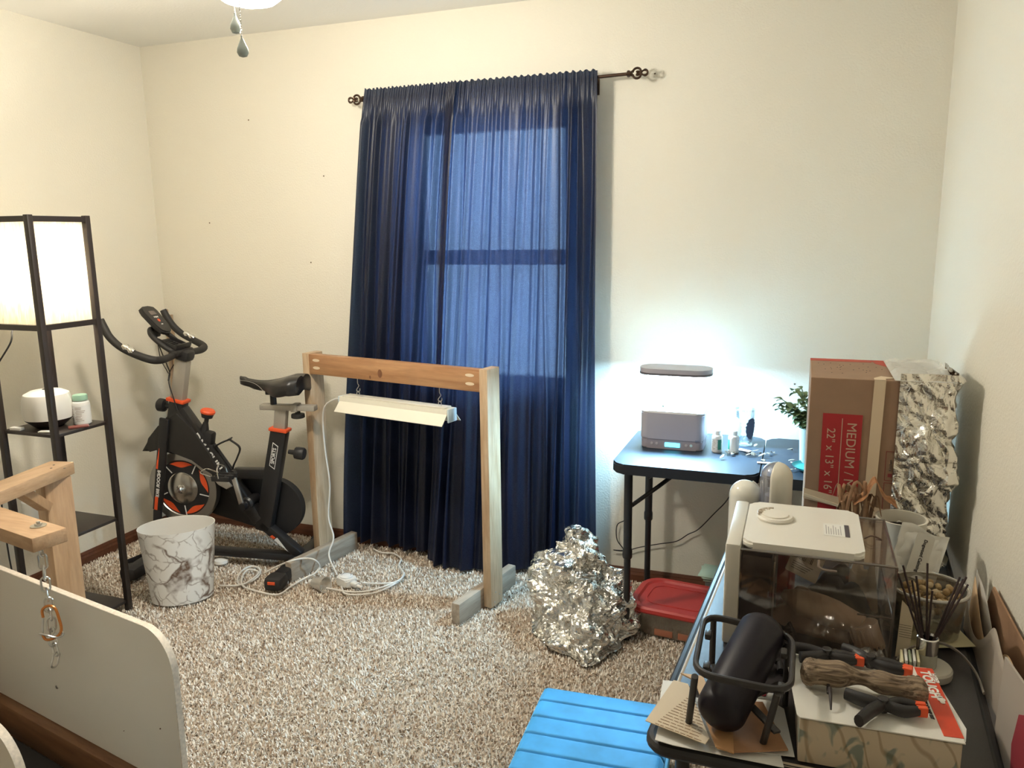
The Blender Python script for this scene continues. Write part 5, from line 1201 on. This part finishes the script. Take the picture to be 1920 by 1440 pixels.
# ---------------- clear case with white lid
EX0, EX1, EY0, EY1, EZ0, EZ1 = 2.998, 3.338, -1.560, -1.270, DZ+.001, .835
t = thing('display_case', 'clear plastic case with a white top panel and round dial on the side table', 'case', ((EX0+EX1)/2, (EY0+EY1)/2, EZ0))
case_m = clear_mat('case_plastic', (.95, .92, .89), .12, .04, milky=.04, milkcol=(.5, .42, .35))
b = B(); bb(b, (EX0+.03, EY0, EZ0), (EX1, EY0+.003, EZ1)); obj('front_pane', b, case_m, t, world=True, smooth=0)
b = B(); bb(b, (EX1-.003, EY0+.004, EZ0), (EX1, EY1-.004, EZ1)); obj('side_pane', b, case_m, t, world=True, smooth=0)
b = B(); bb(b, (EX0+.03, EY1-.003, EZ0), (EX1, EY1, EZ1)); obj('back_pane', b, case_m, t, world=True, smooth=0)
b = B(); bb(b, (EX0+.034, EY0+.004, EZ1-.003), (EX1-.004, EY1-.004, EZ1)); obj('top_pane', b, case_m, t, world=True, smooth=0)
edge_c = clear_mat('edge_bar', (.70, .62, .56), .6, .05, milky=.3, milkcol=(.16, .13, .12))
b = B(); r_ = .0028
for x, y in ((EX1, EY0), (EX1, EY1)): cyl(b, (x-r_, y+(r_ if y == EY0 else -r_), EZ0), (x-r_, y+(r_ if y == EY0 else -r_), EZ1), r_, 8)
tube(b, [(EX0+.03, EY0+r_, EZ1), (EX1-r_, EY0+r_, EZ1), (EX1-r_, EY1-r_, EZ1), (EX0+.03, EY1-r_, EZ1)], r_, 8); tube(b, [(EX0+.03, EY1-r_, EZ0+.11), (EX1-r_, EY1-r_, EZ0+.11), (EX1-r_, EY0+r_, EZ0+.11), (EX1*.5+EX0*.5+.1, EY0+r_, EZ0+.11)], r_*.8, 8)
obj('edge_bars', b, edge_c, t, world=True)
b = B(); bb(b, (EX0, EY0-.004, EZ0), (EX0+.032, EY1+.004, EZ1+.012), .006); ep = obj('end_panel', b, mat('warm_white_plastic', (.66, .63, .56), .4), t, world=True)
b = B(); bb(b, (EX0+.033, EY0+.006, EZ0+.03), (EX0+.10, EY1-.006, EZ1-.012), .01); obj('inner_column', b, mat('smoked_column', (.045, .03, .028), .25), t, world=True)
for y, z_ in ((EY0+.03, 0), (EY0+.06, 0)): b = B(); bb(b, (EX0+.100, y-.003, EZ0+.06), (EX0+.104, y+.003, EZ1-.03), .001); obj('column_strip', b, steel, t, world=True)
b = B(); M = Matrix.Translation((EX0+.034+.245/2, (EY0+EY1)/2, EZ1+.0005)); prism(b, rrect(.245, .275, .022, 6), M, .016, .005); lid = obj('lid_panel', b, mat('lid_white', (.76, .73, .66), .38), t, world=True)
dc = Vector((EX0+.034+.062, EY0+.175, EZ1+.017))
b = B(); lathe(b, [(0, 0), (.040, 0), (.041, .004), (.038, .008), (.030, .008), (.029, .011), (0, .012)], dc, 48); obj('dial', b, mat('dial_cream', (.78, .74, .66), .4), lid, world=True)
b = B()
for k in range(3):
    a = 2.1+.5*k; box(b, dc+Vector((math.cos(a)*.033, math.sin(a)*.033, .0105)), (.012, .003, .006), .001, Matrix.Rotation(a, 3, 'Z')); 
tube(b, [dc+Vector((math.cos(a/10)*.039, math.sin(a/10)*.039, .011)) for a in range(17, 36)], .002, 6)
obj('vent_fins', b, mat('fin_tan', (.60, .52, .42), .5), lid, world=True)  # fins and arc in a darker tan than the dial
b = B(); bb(b, (EX0+.20, EY0+.10, EZ1+.0166), (EX0+.252, EY0+.175, EZ1+.0172)); st_ = obj('sticker', b, paper, lid, world=True, smooth=0)
b = B(); bb(b, (EX0+.244, EY0+.10, EZ1+.0170), (EX0+.2535, EY0+.175, EZ1+.0176)); obj('sticker_band', b, mat('dark_band', (.08, .07, .08), .5), st_, world=True, smooth=0)
b = B()
for k in range(7): bb(b, (EX0+.205+.005*k, EY0+.108, EZ1+.0172), (EX0+.2065+.005*k, EY0+.165-.01*(k % 3), EZ1+.0174))
obj('printing', b, mat('sticker_ink', (.35, .33, .32), .7), st_, world=True, smooth=0)
b = B(); yy = EY0-.001
tube(b, [(EX0+.19, yy, EZ1-.002), (EX0+.19, yy-.006, EZ1-.014), (EX0+.20, yy-.007, EZ1-.019), (EX0+.225, yy-.006, EZ1-.02)], .0028, 8, smooth=4); obj('latch', b, mat('latch_metal', (.35, .28, .24), .3, metal=.6), t, world=True)
b = B(); tube(b, [(EX1-.055, EY0+.14, EZ1+.004), (EX1-.04, EY0+.14, EZ1+.012), (EX1-.02, EY0+.142, EZ1+.004), (EX1-.03, EY0+.15, EZ1+.002)], .002, 6, smooth=4); obj('cord_loop', b, mat('brown_cord', (.12, .07, .05), .6), lid, world=True)
# things inside the case
z = EZ0+.004
t = thing('cosmetic_bottle', 'taupe squeeze bottle with ribbed cap lying inside the clear case', 'bottle', (3.24, -1.50, z))
tm = mat('taupe_plastic', (.60, .46, .36), .5)
def blob(b, a, c, rads, flatt=(1, 1), n_=20): tube(b, [Vector(a).lerp(Vector(c), k/(len(rads)-1)) for k in range(len(rads))], rads, n_, flat=flatt)
b = B(); blob(b, (3.12, -1.44, z+.075), (3.285, -1.50, z+.055), [.012, .030, .036, .038, .037, .030, .024], (.8, 1)); obj('body', b, tm, t, world=True)
b = B(); a_, c_ = Vector((3.285, -1.503, z+.062)), Vector((3.300, -1.508, z+.018)); cyl(b, a_, c_, .030, 24)
for k in range(18):
    a = 2*PI*k/18; q = Vector((math.cos(a)*.030, math.sin(a)*.030, 0)); cyl(b, a_+q-Vector((0, 0, .004)), c_+q, .0028, 6)
obj('ribbed_cap', b, tm, t, world=True)
def cloth(name, lab, c, sx, sy, h, m_, seed, cat='cloth', rz=0):
    b = B()
    def f(u, v):
        x, y = (u-.5)*sx, (v-.5)*sy; e = min(u, 1-u, v, 1-v)*4; e = min(1, max(0, e))**.6
        return Vector((x+.01*noise.noise(Vector((u*5, v*5, seed))), y+.01*noise.noise(Vector((u*5, v*5, seed+5))), e*h*(.55+.5*noise.noise(Vector((u*3, v*3, seed+9))))+.004*cr((x, y, 0), 40, seed)*e+.001))
    grid(b, f, 50, 40); o = obj(name, b, m_, smooth=40, fix=False); o.location = c; o.rotation_euler = (0, 0, rz); md = o.modifiers.new('s', 'SOLIDIFY'); md.thickness = .0015
    return tag(o, lab, cat)
cloth('fabric_bundle', 'dark slate cloth bundle inside the clear case behind the taupe bottle', (3.24, -1.36, z+.01), .17, .11, .13, mat('slate_cloth', (.11, .125, .14), .8), 2, rz=-.3)
cloth('fabric_bundle', 'taupe draped cloth across the middle of the clear case', (3.19, -1.43, z), .18, .10, .11, mat('taupe_cloth', (.58, .45, .36), .8), 7, rz=-.25)
cloth('dark_pouch', 'small black crumpled pouch at the left foot of the case interior', (3.125, -1.51, z), .055, .06, .055, mat('black_cloth', (.03, .018, .022), .6), 11, 'pouch')
b = B(); prism(b, rrect(.075, .062, .004), frame_M((3.165, -1.395, z+.135), (.9, .1, -.42), (.25, .45, .85)), .001); tg = tag(obj('barcode_tag', b, mat('tag_white', (.70, .66, .58), .6)), 'white tag with a barcode standing inside the clear case', 'tag')
b = B(); Mg = frame_M((3.165, -1.395, z+.135), (.9, .1, -.42), (.25, .45, .85)) @ Matrix.Translation((0, 0, .0012))
for k in range(14):
    x = -.030+k*.0032; prism(b, [(x, .004), (x+random.choice((.0008, .0016, .0022)), .004), (x+.001, .024), (x, .024)], Mg, .0004)
for k in range(4): prism(b, [(-.028, -.005-k*.005), (.02-.004*k, -.005-k*.005), (.02-.004*k, -.0038-k*.005), (-.028, -.0038-k*.005)], Mg, .0004)
obj('printing', b, inkm, tg)
slab('red_packet', 'small red packet inside the case at its upper left corner', 'packet', 3.125, -1.34, z+.001, .03, .06, .16, -.2, mat('red_packet', (.50, .05, .04), .5))
cloth('white_wrapper', 'white crumpled wrapper inside the case at its upper right', (3.285, -1.33, z), .08, .08, .20, mat('white_wrap', (.66, .60, .50), .7), 17, 'wrapper')
# clear blister pack in front of the case
bl = clear_mat('blister_clear', (.92, .88, .84), .5, .06, milky=.07, milkcol=(.7, .62, .54), bump=.6)
def blis(u, v):
    c = Vector((3.255, -1.635, DZ+.003)); x = (u-.5)*.17; y = (v-.5)*.11; e = min(1, min(u, 1-u, v, 1-v)*7)
    return c+Vector((x, y+.03*u, e*(.045+.028*cr((x, y, 0), 18, 8)+.008*cr((x, y, 0), 50, 9))+.002))
b = B(); grid(b, blis, 60, 40); tag(obj('blister_pack', b, bl, smooth=20, fix=False), 'clear crinkled plastic packaging in front of the case behind the branch', 'packaging')

# ---------------- tall rounded white bottles behind the case
for (x, y, top_, r_, lab, half) in ((3.012, -1.165, .868, .040, 'glossy white dome-topped canister behind the left end of the case', False), (3.088, -1.17, .925, .040, 'taller dome-topped canister, half clear and half white, behind the case', True)):
    t = thing('dome_canister', lab, 'canister', (x, y, DZ+.001))
    h = top_-DZ
    prof = [(0, 0), (r_, 0), (r_, h-r_)]+[(r_*math.cos(a*PI/20), h-r_+r_*math.sin(a*PI/20)) for a in range(1, 11)]
    if not half:
        b = B(); lathe(b, prof, (0, 0, 0), 48); obj('shell', b, mat('gloss_white', (.78, .76, .68), .12, coat=.5), t)
        b = B(); tube(b, [(r_*.9, .010, .02), (r_*.9, .010, h-r_)]+[(r_*.9*math.cos(a*PI/20)+.0, .010, h-r_+r_*.95*math.sin(a*PI/20)) for a in range(1, 8)], .0045, 8); obj('seam', b, creamp, t)
    else:
        b = B(); lathe(b, [(p, q) for p, q in prof], (0, 0, 0), 48, caps=False); obj('clear_shell', b, clear_mat('canister_clear', (.90, .88, .92), .4, .05, milky=.12, milkcol=(.5, .5, .6)), t)
        b = B(); n_ = 24
        secp = [(r_*1.01, 0), (r_*1.01, h-r_)]+[(r_*1.01*math.cos(a*PI/20), h-r_+r_*1.01*math.sin(a*PI/20)) for a in range(1, 11)]
        A = [-PI*.5+PI*1.05*k/n_-.35 for k in range(n_+1)]; rows = [[b.verts.new((p*math.cos(a), p*math.sin(a), q)) for a in A] for p, q in secp]
        for q, r in zip(rows, rows[1:]):
            for k in range(n_): b.faces.new((q[k], q[k+1], r[k+1], r[k]))
        o = obj('white_shell', b, creamp, t, fix=False); md = o.modifiers.new('s', 'SOLIDIFY'); md.thickness = .002
        b = B(); cyl(b, (-.004, 0, .01), (-.004, 0, h*.72), r_*.55, 24); obj('inner_tube', b, mat('inner_grey', (.34, .32, .36), .4), t)

# ---------------- moving carton with foil
BX0, BX1, BY0, BY1, BZ0, BZ1 = 3.160, 3.500, -.985, -.640, DZ+.001, 1.120
kraftb = mat('carton_kraft', (.30, .185, .115), .85, var=.05, vscale=20)
t = thing('moving_carton', 'brown moving carton with a red size panel, standing on end and taped', 'carton', ((BX0+BX1)/2, (BY0+BY1)/2, BZ0))
b = B(); bb(b, (BX0, BY0, BZ0), (BX1, BY1, BZ1), .002); bx_ = obj('carton_body', b, kraftb, t, world=True, smooth=0)
FM = frame_M((BX0, BY0-.0006, BZ0), (1, 0, 0), (0, 0, 1))     # front face: x across, y up, z out
def FP(poly, m_, nm, z_=.0002, th=.0006, par=None): b = B(); prism(b, poly, FM @ Matrix.Translation((0, 0, z_)), th); return obj(nm, b, m_, par or t, world=True, smooth=0)
redp = mat('carton_red', (.36, .020, .022), .8)
BH = BZ1-BZ0
def fxy(px, py):
    p = PY(px, py, BY0); return (p.x-BX0, p.z-BZ0)
pan = [fxy(1542, 774), fxy(1616, 781), fxy(1597, 935), fxy(1599, 962), fxy(1592, 938), fxy(1540, 932), fxy(1522, 965)]
x0, x1 = .036, .135
ptop = fxy(1542, 774)[1]
pan = [(x0, ptop), (x1, ptop), (x1, .12), (x1+.004, .045), (x1-.02, .118), (x0+.022, .118), (x0-.006, .04), (x0, .12)]
rp1 = FP(pan, redp, 'red_panel')
FP([(x0+.02, .0), (x0-.006, .04), (x0+.022, .118), (x1-.02, .118), (x1+.004, .045), (x1+.004, .0)], kraftb, 'box_icon', .0004, .0006, rp1)
tn = mat('carton_print', (.50, .36, .25), .8)
def FT(s, size, x, y, z_=.0012): return text('lettering', s, size, FM @ Matrix.Translation((x, y, z_)) @ Matrix.Rotation(-PI/2, 4, 'Z'), tn, rp1, world=False) if False else text('lettering', s, size, FM @ Matrix.Translation((x, y, z_)) @ Matrix.Rotation(-PI/2, 4, 'Z'), tn, t, world=True, ext=.0002, align='LEFT')
FT('MEDIUM / MEDIO', .034, x1-.026, ptop-.022); FT('22" x 13" x 16"', .030, x0+.022, ptop-.04)
FP([((x0+x1)/2-.001+.0, .135), ((x0+x1)/2+.001, .135), ((x0+x1)/2+.001, ptop-.012), ((x0+x1)/2-.001, ptop-.012)], tn, 'panel_rule', .0008, .0004, rp1)
drk = mat('carton_print_red', (.20, .03, .03), .8)
for y0_, y1_ in ((.235, .315), (.04, .228)):
    for a_, c_ in (((.198, y0_), (.1995, y1_)), ((.222, y0_), (.2235, y1_)), ((.198, y0_), (.2235, y0_+.0015)), ((.198, y1_), (.2235, y1_+.0015))): FP([(a_[0], a_[1]), (c_[0], a_[1]), (c_[0], c_[1]), (a_[0], c_[1])], drk, 'check_box_line')
text('lettering', 'Kitchen', .010, FM @ Matrix.Translation((.211, .262, .001)) @ Matrix.Rotation(PI/2, 4, 'Z'), inkm, t, world=True, align='LEFT')
FP([(.206, .245), (.216, .245), (.216, .255), (.206, .255)], drk, 'tick_box')
# red print and staple dots on the top
TM = Matrix.Translation((BX0, BY0, BZ1+.0003))
b = B(); prism(b, [(.0, .30), (.17, .30), (.18, .345), (.0, .345)], TM, .0005); prism(b, [(.18, .28), (.215, .21), (.215, .345), (.17, .345)], TM, .0005); obj('top_print', b, mat('top_print_red', (.45, .07, .04), .8), t, world=True, smooth=0)
b = B()
for k in range(26):
    x, y = random.uniform(.02, .19), random.uniform(.03, .27); prism(b, [(x, y), (x+.003, y), (x+.003, y+.004), (x, y+.003)], TM, .0004)
obj('punch_dots', b, inkm, t, world=True, smooth=0)
tape = mat('masking_tape', (.66, .52, .36), .55)
TXc = .165
FP([(TXc-.016, 0), (TXc+.012, 0), (TXc+.020, BH), (TXc-.008, BH)], tape, 'vertical_tape', .0016, .0007)
b = B(); prism(b, [(TXc-.008, 0), (TXc+.020, 0), (TXc+.020, .02), (TXc+.05, .04), (TXc+.012, .06), (TXc-.008, .025)], TM, .0008); obj('tape_end', b, tape, t, world=True, smooth=0)
FP([(-.0015, .165), (TXc+.06, .125), (TXc+.06, .150), (-.0015, .195)], tape, 'cross_tape', .0024, .0007)
FP([(-.0015, .172), (TXc-.02, .135), (TXc-.02, .142), (-.0015, .180)], mat('tape_fold', (.74, .62, .46), .5), 'tape_fold', .0032, .0016)
# foil cladding on the right half
fm2 = foil_mat('carton_foil', .8, 30, .75)
def fo2(u, v):
    # wraps: right side (u 0..), front, top
    w_ = BX1-(BX0+.218); X0 = BX0+.218
    z_ = BZ0+.01+(BH+.012)*v
    if u < .62: x = X0+w_*(u/.62)+.012*(u/.62); y = BY0-.006
    else: x = BX1+.012; y = BY0-.006+(u-.62)/.38*.24
    q = Vector((x, y, z_)); n_ = Vector((0, -1, 0)) if u < .58 else (Vector((1, -1, 0)).normalized() if u < .66 else Vector((1, 0, 0)))
    e = min(1, u*9, (1-v)*20+.2)
    d = .050*max(0, cr((x*1+z_*.5, y, z_*.45-x*.4), 8, 21)+.35)+.030*cr((x+z_*.6, y, z_*.6), 17, 22)+.014*cr(q, 34, 23)
    return q+n_*max(0, d*.50+.006)*e+Vector((.010*noise.noise(q*20), 0, .012*noise.noise(q*16+Vector((5, 5, 5)))))*e
b = B(); grid(b, fo2, 120, 130); obj('foil_cover', b, fm2, t, world=True, smooth=14, fix=False)
def fo3(u, v):
    X0 = BX0+.205; x = X0+(BX1+.010-X0)*u; y = BY0-.012+(.345)*v; q = Vector((x, y, 1.1)); e = min(1, min(u, v)*12)
    return Vector((x, y, BZ1+.003+e*(.012*max(0, cr(q, 9, 31)+.4)+.007*cr(q, 26, 32)+.004)))
b = B(); grid(b, fo3, 80, 80); obj('foil_top', b, clear_mat('tape_over_foil', (.95, .95, .95), .6, .15, milky=.6, milkcol=(.74, .73, .68), bump=.5), t, world=True, smooth=16, fix=False)

# ---------------- pot, dried stuff, packet, bowl
t = thing('plant_pot', 'white round pot with dark soil behind the right end of the case', 'pot', (3.385, -1.165, DZ+.001))
b = B(); hh = .865-DZ-.06
lathe(b, [(0, 0), (.040, 0), (.048, .01), (.058, hh), (.060, hh+.004), (.055, hh+.004), (.052, hh-.02), (.045, .02), (0, .02)], (0, 0, 0), 48, caps=False); obj('pot_body', b, mat('pot_white', (.78, .74, .64), .35), t)
b = B(); lathe(b, [(0, hh-.03), (.052, hh-.03), (.05, hh-.026), (0, hh-.022)], (0, 0, 0), 32); obj('soil', b, mat('dark_soil', (.03, .022, .02), .9, bump=1, bscale=150), t)
b = B(); rnd = random.Random(5)
for k in range(7):
    a = rnd.uniform(0, 6.28); x, y = .03*math.cos(a), .03*math.sin(a); leaf(b, (x, y, hh-.02), (rnd.uniform(-1, 1), rnd.uniform(-1, 1), .3), .014, .004)
obj('perlite', b, paper, t, fix=False)
# dried brown leaves rising over the case
t = thing('dried_foliage', 'bundle of dry brown strappy leaves behind the case lid', 'dried leaves', (3.29, -1.14, DZ+.001))
b = B(); rnd = random.Random(9)
for k in range(16):
    x0_ = rnd.uniform(-.05, .04); top_ = rnd.uniform(.22, .275); ln = rnd.uniform(-.03, .05)
    pts = [(x0_*.5, rnd.uniform(-.01, .01), 0), (x0_*.9, rnd.uniform(-.02, .02), top_*.6), (x0_+ln*.4, rnd.uniform(-.02, .02), top_), (x0_+ln, rnd.uniform(-.02, .02), top_-rnd.uniform(.01, .05))]
    tube(b, pts, [.002, .004, .0045, .001], 6, smooth=5, flat=(1, .35))
obj('strap_leaves', b, mat('tan_strap', (.34, .19, .10), .7, var=.3, vscale=40), t)
b = B(); rnd = random.Random(19)
def hatf(u, v):
    x = (u-.5)*.10; y = (v-.5)*.06; return Vector((x+.035, y, .255+.030*math.exp(-((u-.45)/.13)**2)-.035*abs(u-.5)*2+.006*cr((x, y, 0), 40, 3)))
grid(b, hatf, 30, 20); lf = obj('broad_leaf', b, mat('rust_leaf', (.33, .15, .06), .8, var=.3, vscale=60), t, smooth=30, fix=False); b = B()
# paper packet with lettering
def pk_pt(u, v): return Vector(((u-.5)*.125, .006*math.sin(u*5+v*3)-.012*v, (v)*.155))
t = thing('paper_packet', 'white paper packet with slanted black lettering behind the reed sticks', 'packet', (3.398, -1.295, DZ+.095), 0, rot=(-.35, .32, .12)); t.scale = (.82, .82, .82)
b = B()
def pk(u, v):
    return Vector(((u-.5)*.13, .012*math.sin(u*3.1)*math.sin(v*3.1)+.004*noise.noise(Vector((u*6, v*6, 3))), v*.145+.006*math.sin(u*7)))
grid(b, lambda u, v: pk(u, v)+Vector((0, -.004, 0)), 24, 24); grid(b, lambda u, v: Vector((pk(u, v).x, -pk(u, v).y+.004, pk(u, v).z)), 24, 24); obj('pouch', b, mat('packet_white', (.76, .75, .70), .5), t, smooth=50, fix=False)
b = B(); prism(b, rrect(.05, .13, .01), frame_M((.0, -.0175, .068), (1, 0, 0), (0, 0, 1)), .0005); pn = obj('label', b, mat('packet_label', (.60, .58, .52), .6), t)
text('lettering', 'Dogwood Calming', .0125, frame_M((.002, -.019, .07), (0, 0, -1), (1, 0, 0)), inkm, t, bold=.0003)
# round clear bowl with dried pods
bc = Vector((3.425, -1.375, DZ+.001))
t = thing('clear_bowl', 'round clear tub with a wide rim holding dried seed pods by the wall', 'bowl', bc)
b = B(); lathe(b, [(0, .003), (.055, .003), (.066, .010), (.077, .108), (.082, .110), (.082, .115), (.074, .115), (.064, .012), (.050, .006), (0, .006)], (0, 0, 0), 64, caps=False); obj('bowl', b, clear_mat('bowl_clear', (.88, .86, .82), .4, .08, milky=.06, milkcol=(.6, .58, .52)), t)
b = B(); tube(b, [(.079*math.cos(a*PI/32), .079*math.sin(a*PI/32), .114) for a in range(64)], .004, 8, closed=True); obj('rim', b, clear_mat('rim_clear', (.9, .88, .84), .8, .1, milky=.35, milkcol=(.7, .66, .58)), t)
podm = [mat('pod_%d' % k, c_, .7, bump=.5, bscale=300) for k, c_ in enumerate(((.52, .38, .20), (.42, .28, .13), (.60, .48, .30)))]
rnd = random.Random(2)
proto = []
for k in range(3):
    b = B(); bmesh.ops.create_icosphere(b, subdivisions=2, radius=.0085, matrix=Matrix.Diagonal((1, .85, .8+.15*k, 1)))
    for v_ in b.verts: v_.co += v_.co.normalized()*.0012*noise.noise(v_.co*300+Vector((k, 0, 0)))
    me = bpy.data.meshes.new('seed_pod'); b.to_mesh(me); b.free(); me.materials.append(podm[k])
    for p in me.polygons: p.use_smooth = True
    proto.append(me)
placed = []
tries = 0
while len(placed) < 78 and tries < 9000:
    tries += 1
    a = rnd.uniform(0, 2*PI); r_ = .066*math.sqrt(rnd.random()); k = len(placed)
    lay = rnd.choice((0, 1, 2)); z_ = .055+lay*.020+.022*(1-r_/.07)+rnd.uniform(-.003, .003)
    p = Vector((r_*math.cos(a), r_*math.sin(a), z_))
    if math.hypot(p.x, p.y) > .062: continue
    if any((p-q).length < .0138 for q in placed): continue
    placed.append(p); o = bpy.data.objects.new('seed_pod', proto[rnd.randrange(3)]); COL.objects.link(o); o.location = bc+p; o.rotation_euler = (rnd.uniform(0, 3), rnd.uniform(0, 3), 0)
    tag(o, 'round tan dried seed pod in the clear tub by the right wall', 'seed pod', 'seed pods in the clear tub')
# ---------------- reed diffuser, disc, cards
rq = PZ(1737, 1262, DZ+.012); rq = Vector((rq.x, rq.y+.018, 0))
b = B(); lathe(b, [(0, 0), (.046, 0), (.047, .004), (.047, .014), (.044, .018), (0, .018)], (rq.x+.004, rq.y+.004, DZ+.001), 48); tag(obj('round_coaster', b, mat('coaster_white', (.58, .55, .48), .5)), 'round off-white disc under the little reed bottle', 'coaster')
t = thing('reed_diffuser', 'small metal and glass bottle holding dark reed sticks on the white disc', 'reed diffuser', (rq.x, rq.y, DZ+.0195))
b = B(); lathe(b, [(0, 0), (.019, 0), (.020, .003), (.020, .030)], (0, 0, 0), 32, caps=False); obj('glass', b, mat('frosted_bottle', (.52, .52, .44), .25), t)
b = B(); lathe(b, [(.0205, .030), (.0205, .062), (.0185, .064), (.015, .060), (.015, .031), (.0205, .030)], (0, 0, 0), 32, caps=False); obj('metal_collar', b, chrome, t)
reed = mat('dark_reed', (.035, .018, .016), .7)
topz = .20
for (px, py) in ((1684, 1075), (1693, 1060), (1710, 1088), (1718, 1080), (1739, 1056), (1748, 1108), (1800, 1082), (1812, 1082), (1815, 1096), (1806, 1086)):
    a_ = Vector((rq.x, rq.y, DZ+.03)); e = ray(px, py); k = ((a_-CAM).dot(FV)+rnd.uniform(-.03, .04))/e.dot(FV); e = CAM+e*k
    off_ = (e-a_); off_.z = 0; st0 = a_-off_*.10+Vector((0, 0, -.008))
    b = B(); cyl(b, st0, e, .0021, 8); obj('reed', b, reed, t, world=True)
yel = mat('pale_yellow_paper', (.74, .68, .44), .8)
o, c = flat('greeting_card', 'pale yellow paper with a small brown picture under the reed bottle', 'card', [(1690, 1168), (1778, 1160), (1830, 1213), (1735, 1216), (1690, 1218)], DZ+.0065, .0012, yel)
b = B(); q = PZ(1768, 1182, DZ+.0075)-c
for k in range(9):
    a = k*.7; x, y = q.x+.012*math.cos(a), q.y+.008*math.sin(a); prism(b, [(x, y), (x+.006, y+.001), (x+.005, y+.005), (x, y+.004)], Matrix.Translation((0, 0, .0013)), .0003)
for k in range(3): prism(b, [(q.x-.05, q.y-.018-.006*k), (q.x-.01, q.y-.019-.006*k), (q.x-.01, q.y-.018-.006*k), (q.x-.05, q.y-.017-.006*k)], Matrix.Translation((0, 0, .0013)), .0003)
obj('picture', b, mat('picture_brown', (.26, .12, .05), .8), o)
for k in range(5):
    p = PZ(1670+7*k, 1222-2*k, DZ+.03); slab('card_packet', ('leftmost', 'second', 'middle', 'fourth', 'rightmost')[k]+' thin pale packet in the row standing right of the case', 'packet', 3.352+.0075*k, -1.60+.002*k, DZ+.001, .0045, .05, .055+.002*(k % 2), -.05, (yel, paper, mat('greenish_card', (.42, .48, .34), .7), paper, yel)[k], .0008, group='thin packets standing right of the case')
o, c = flat('folded_leaflet', 'folded cream leaflet standing open behind the row of thin packets', 'leaflet', [(1670, 1172), (1694, 1172), (1696, 1140), (1672, 1128)], DZ+.045, .0015, mat('leaflet_cream', (.66, .56, .40), .8))
o.location = (3.372, -1.47, DZ+.045); o.rotation_euler = (1.0, 0, 0)
b = B()
for k in range(6): prism(b, [(-.012, -.012+k*.005), (.012, -.013+k*.005), (.012, -.0122+k*.005), (-.012, -.0112+k*.005)], Matrix.Translation((0, 0, .0016)), .0003)
obj('printing', b, inkm, o)
b = B(); tube(b, [tuple(PZ(x, y, DZ+.02+zz_)) for x, y, zz_ in ((1680, 1238, -.008), (1700, 1218, .0), (1730, 1208, .006), (1765, 1206, .006), (1800, 1225, .0), (1830, 1262, -.008), (1845, 1300, -.012))], .0034, 8, smooth=6, flat=(1, .6)); tag(obj('grey_cable', b, mat('grey_cable', (.33, .29, .25), .5)), 'grey flat cable curving behind the reed bottle to the wall', 'cable')

# ---------------- cardboard and papers against the right wall
def wall_sheet(name, lab, cat, pxs, x, th, m_, wav=0.0):
    P = [PX(a, c_, x) for a, c_ in pxs]; c = sum(P, Vector())/len(P)
    b = B(); prism(b, [(p.y-c.y, p.z-c.z) for p in P], frame_M((0, 0, 0), (0, 1, 0), (0, 0, 1)) , th); o = obj(name, b, m_, smooth=0); o.location = c; return tag(o, lab, cat), c
o, c = wall_sheet('cardboard_sheet', 'brown cardboard sheet with a pointed top leaning on the right wall', 'cardboard', [(1862, 1100), (1838, 1162), (1850, 1440), (1920, 1500), (2000, 1460), (2000, 1360)], 3.560, .004, mat('wall_card', (.36, .21, .12), .85))
o, c = wall_sheet('leaning_panel', 'grey-white panel with a dark red shape in front of the brown cardboard', 'panel', [(1884, 1231), (1855, 1440), (1850, 1520), (2000, 1600), (2000, 1400)], 3.500, .004, mat('greyish_panel', (.42, .37, .32), .7))
q = [PX(a, c_, 3.4990) for a, c_ in ((1912, 1340), (1898, 1395), (1896, 1440), (1900, 1480), (1940, 1480), (1945, 1380), (1925, 1342))]
b = B(); prism(b, [(p.y-c.y, p.z-c.z) for p in q], frame_M((-.0025, 0, 0), (0, 1, 0), (0, 0, 1)), .001); obj('red_shape', b, mat('crimson_print', (.30, .03, .045), .7), o)
# wavy papers in the gap beside the desk
for k, (x, m_, lab, o1) in enumerate(((3.515, mat('gap_paper', (.42, .36, .30), .75), 'wavy grey paper wedged between the table edge and the wall', 0), (3.528, kraft_l, 'torn-edged tan cardboard behind the wavy grey paper', .03), (3.538, mat('film', (.55, .52, .47), .4), 'pale plastic film standing highest between table and wall', -.02))):
    def wv(u, v, x=x, k=k, o1=o1):
        y = -1.93+.62*u+o1+(.10 if k == 2 else 0); top_ = .66+.05*math.sin(u*5+k)+.03*math.sin(u*13+k*2)+(.06*u)
        return Vector((min(3.556, x+.004*math.sin(u*14+v*4+k)+.008*(v-.5)), y, .30+(top_-.30)*v))
    b = B(); grid(b, wv, 60, 16); o = obj('loose_paper', b, m_, smooth=60, fix=False); md = o.modifiers.new('s', 'SOLIDIFY'); md.thickness = .001; tag(o, lab, 'paper')
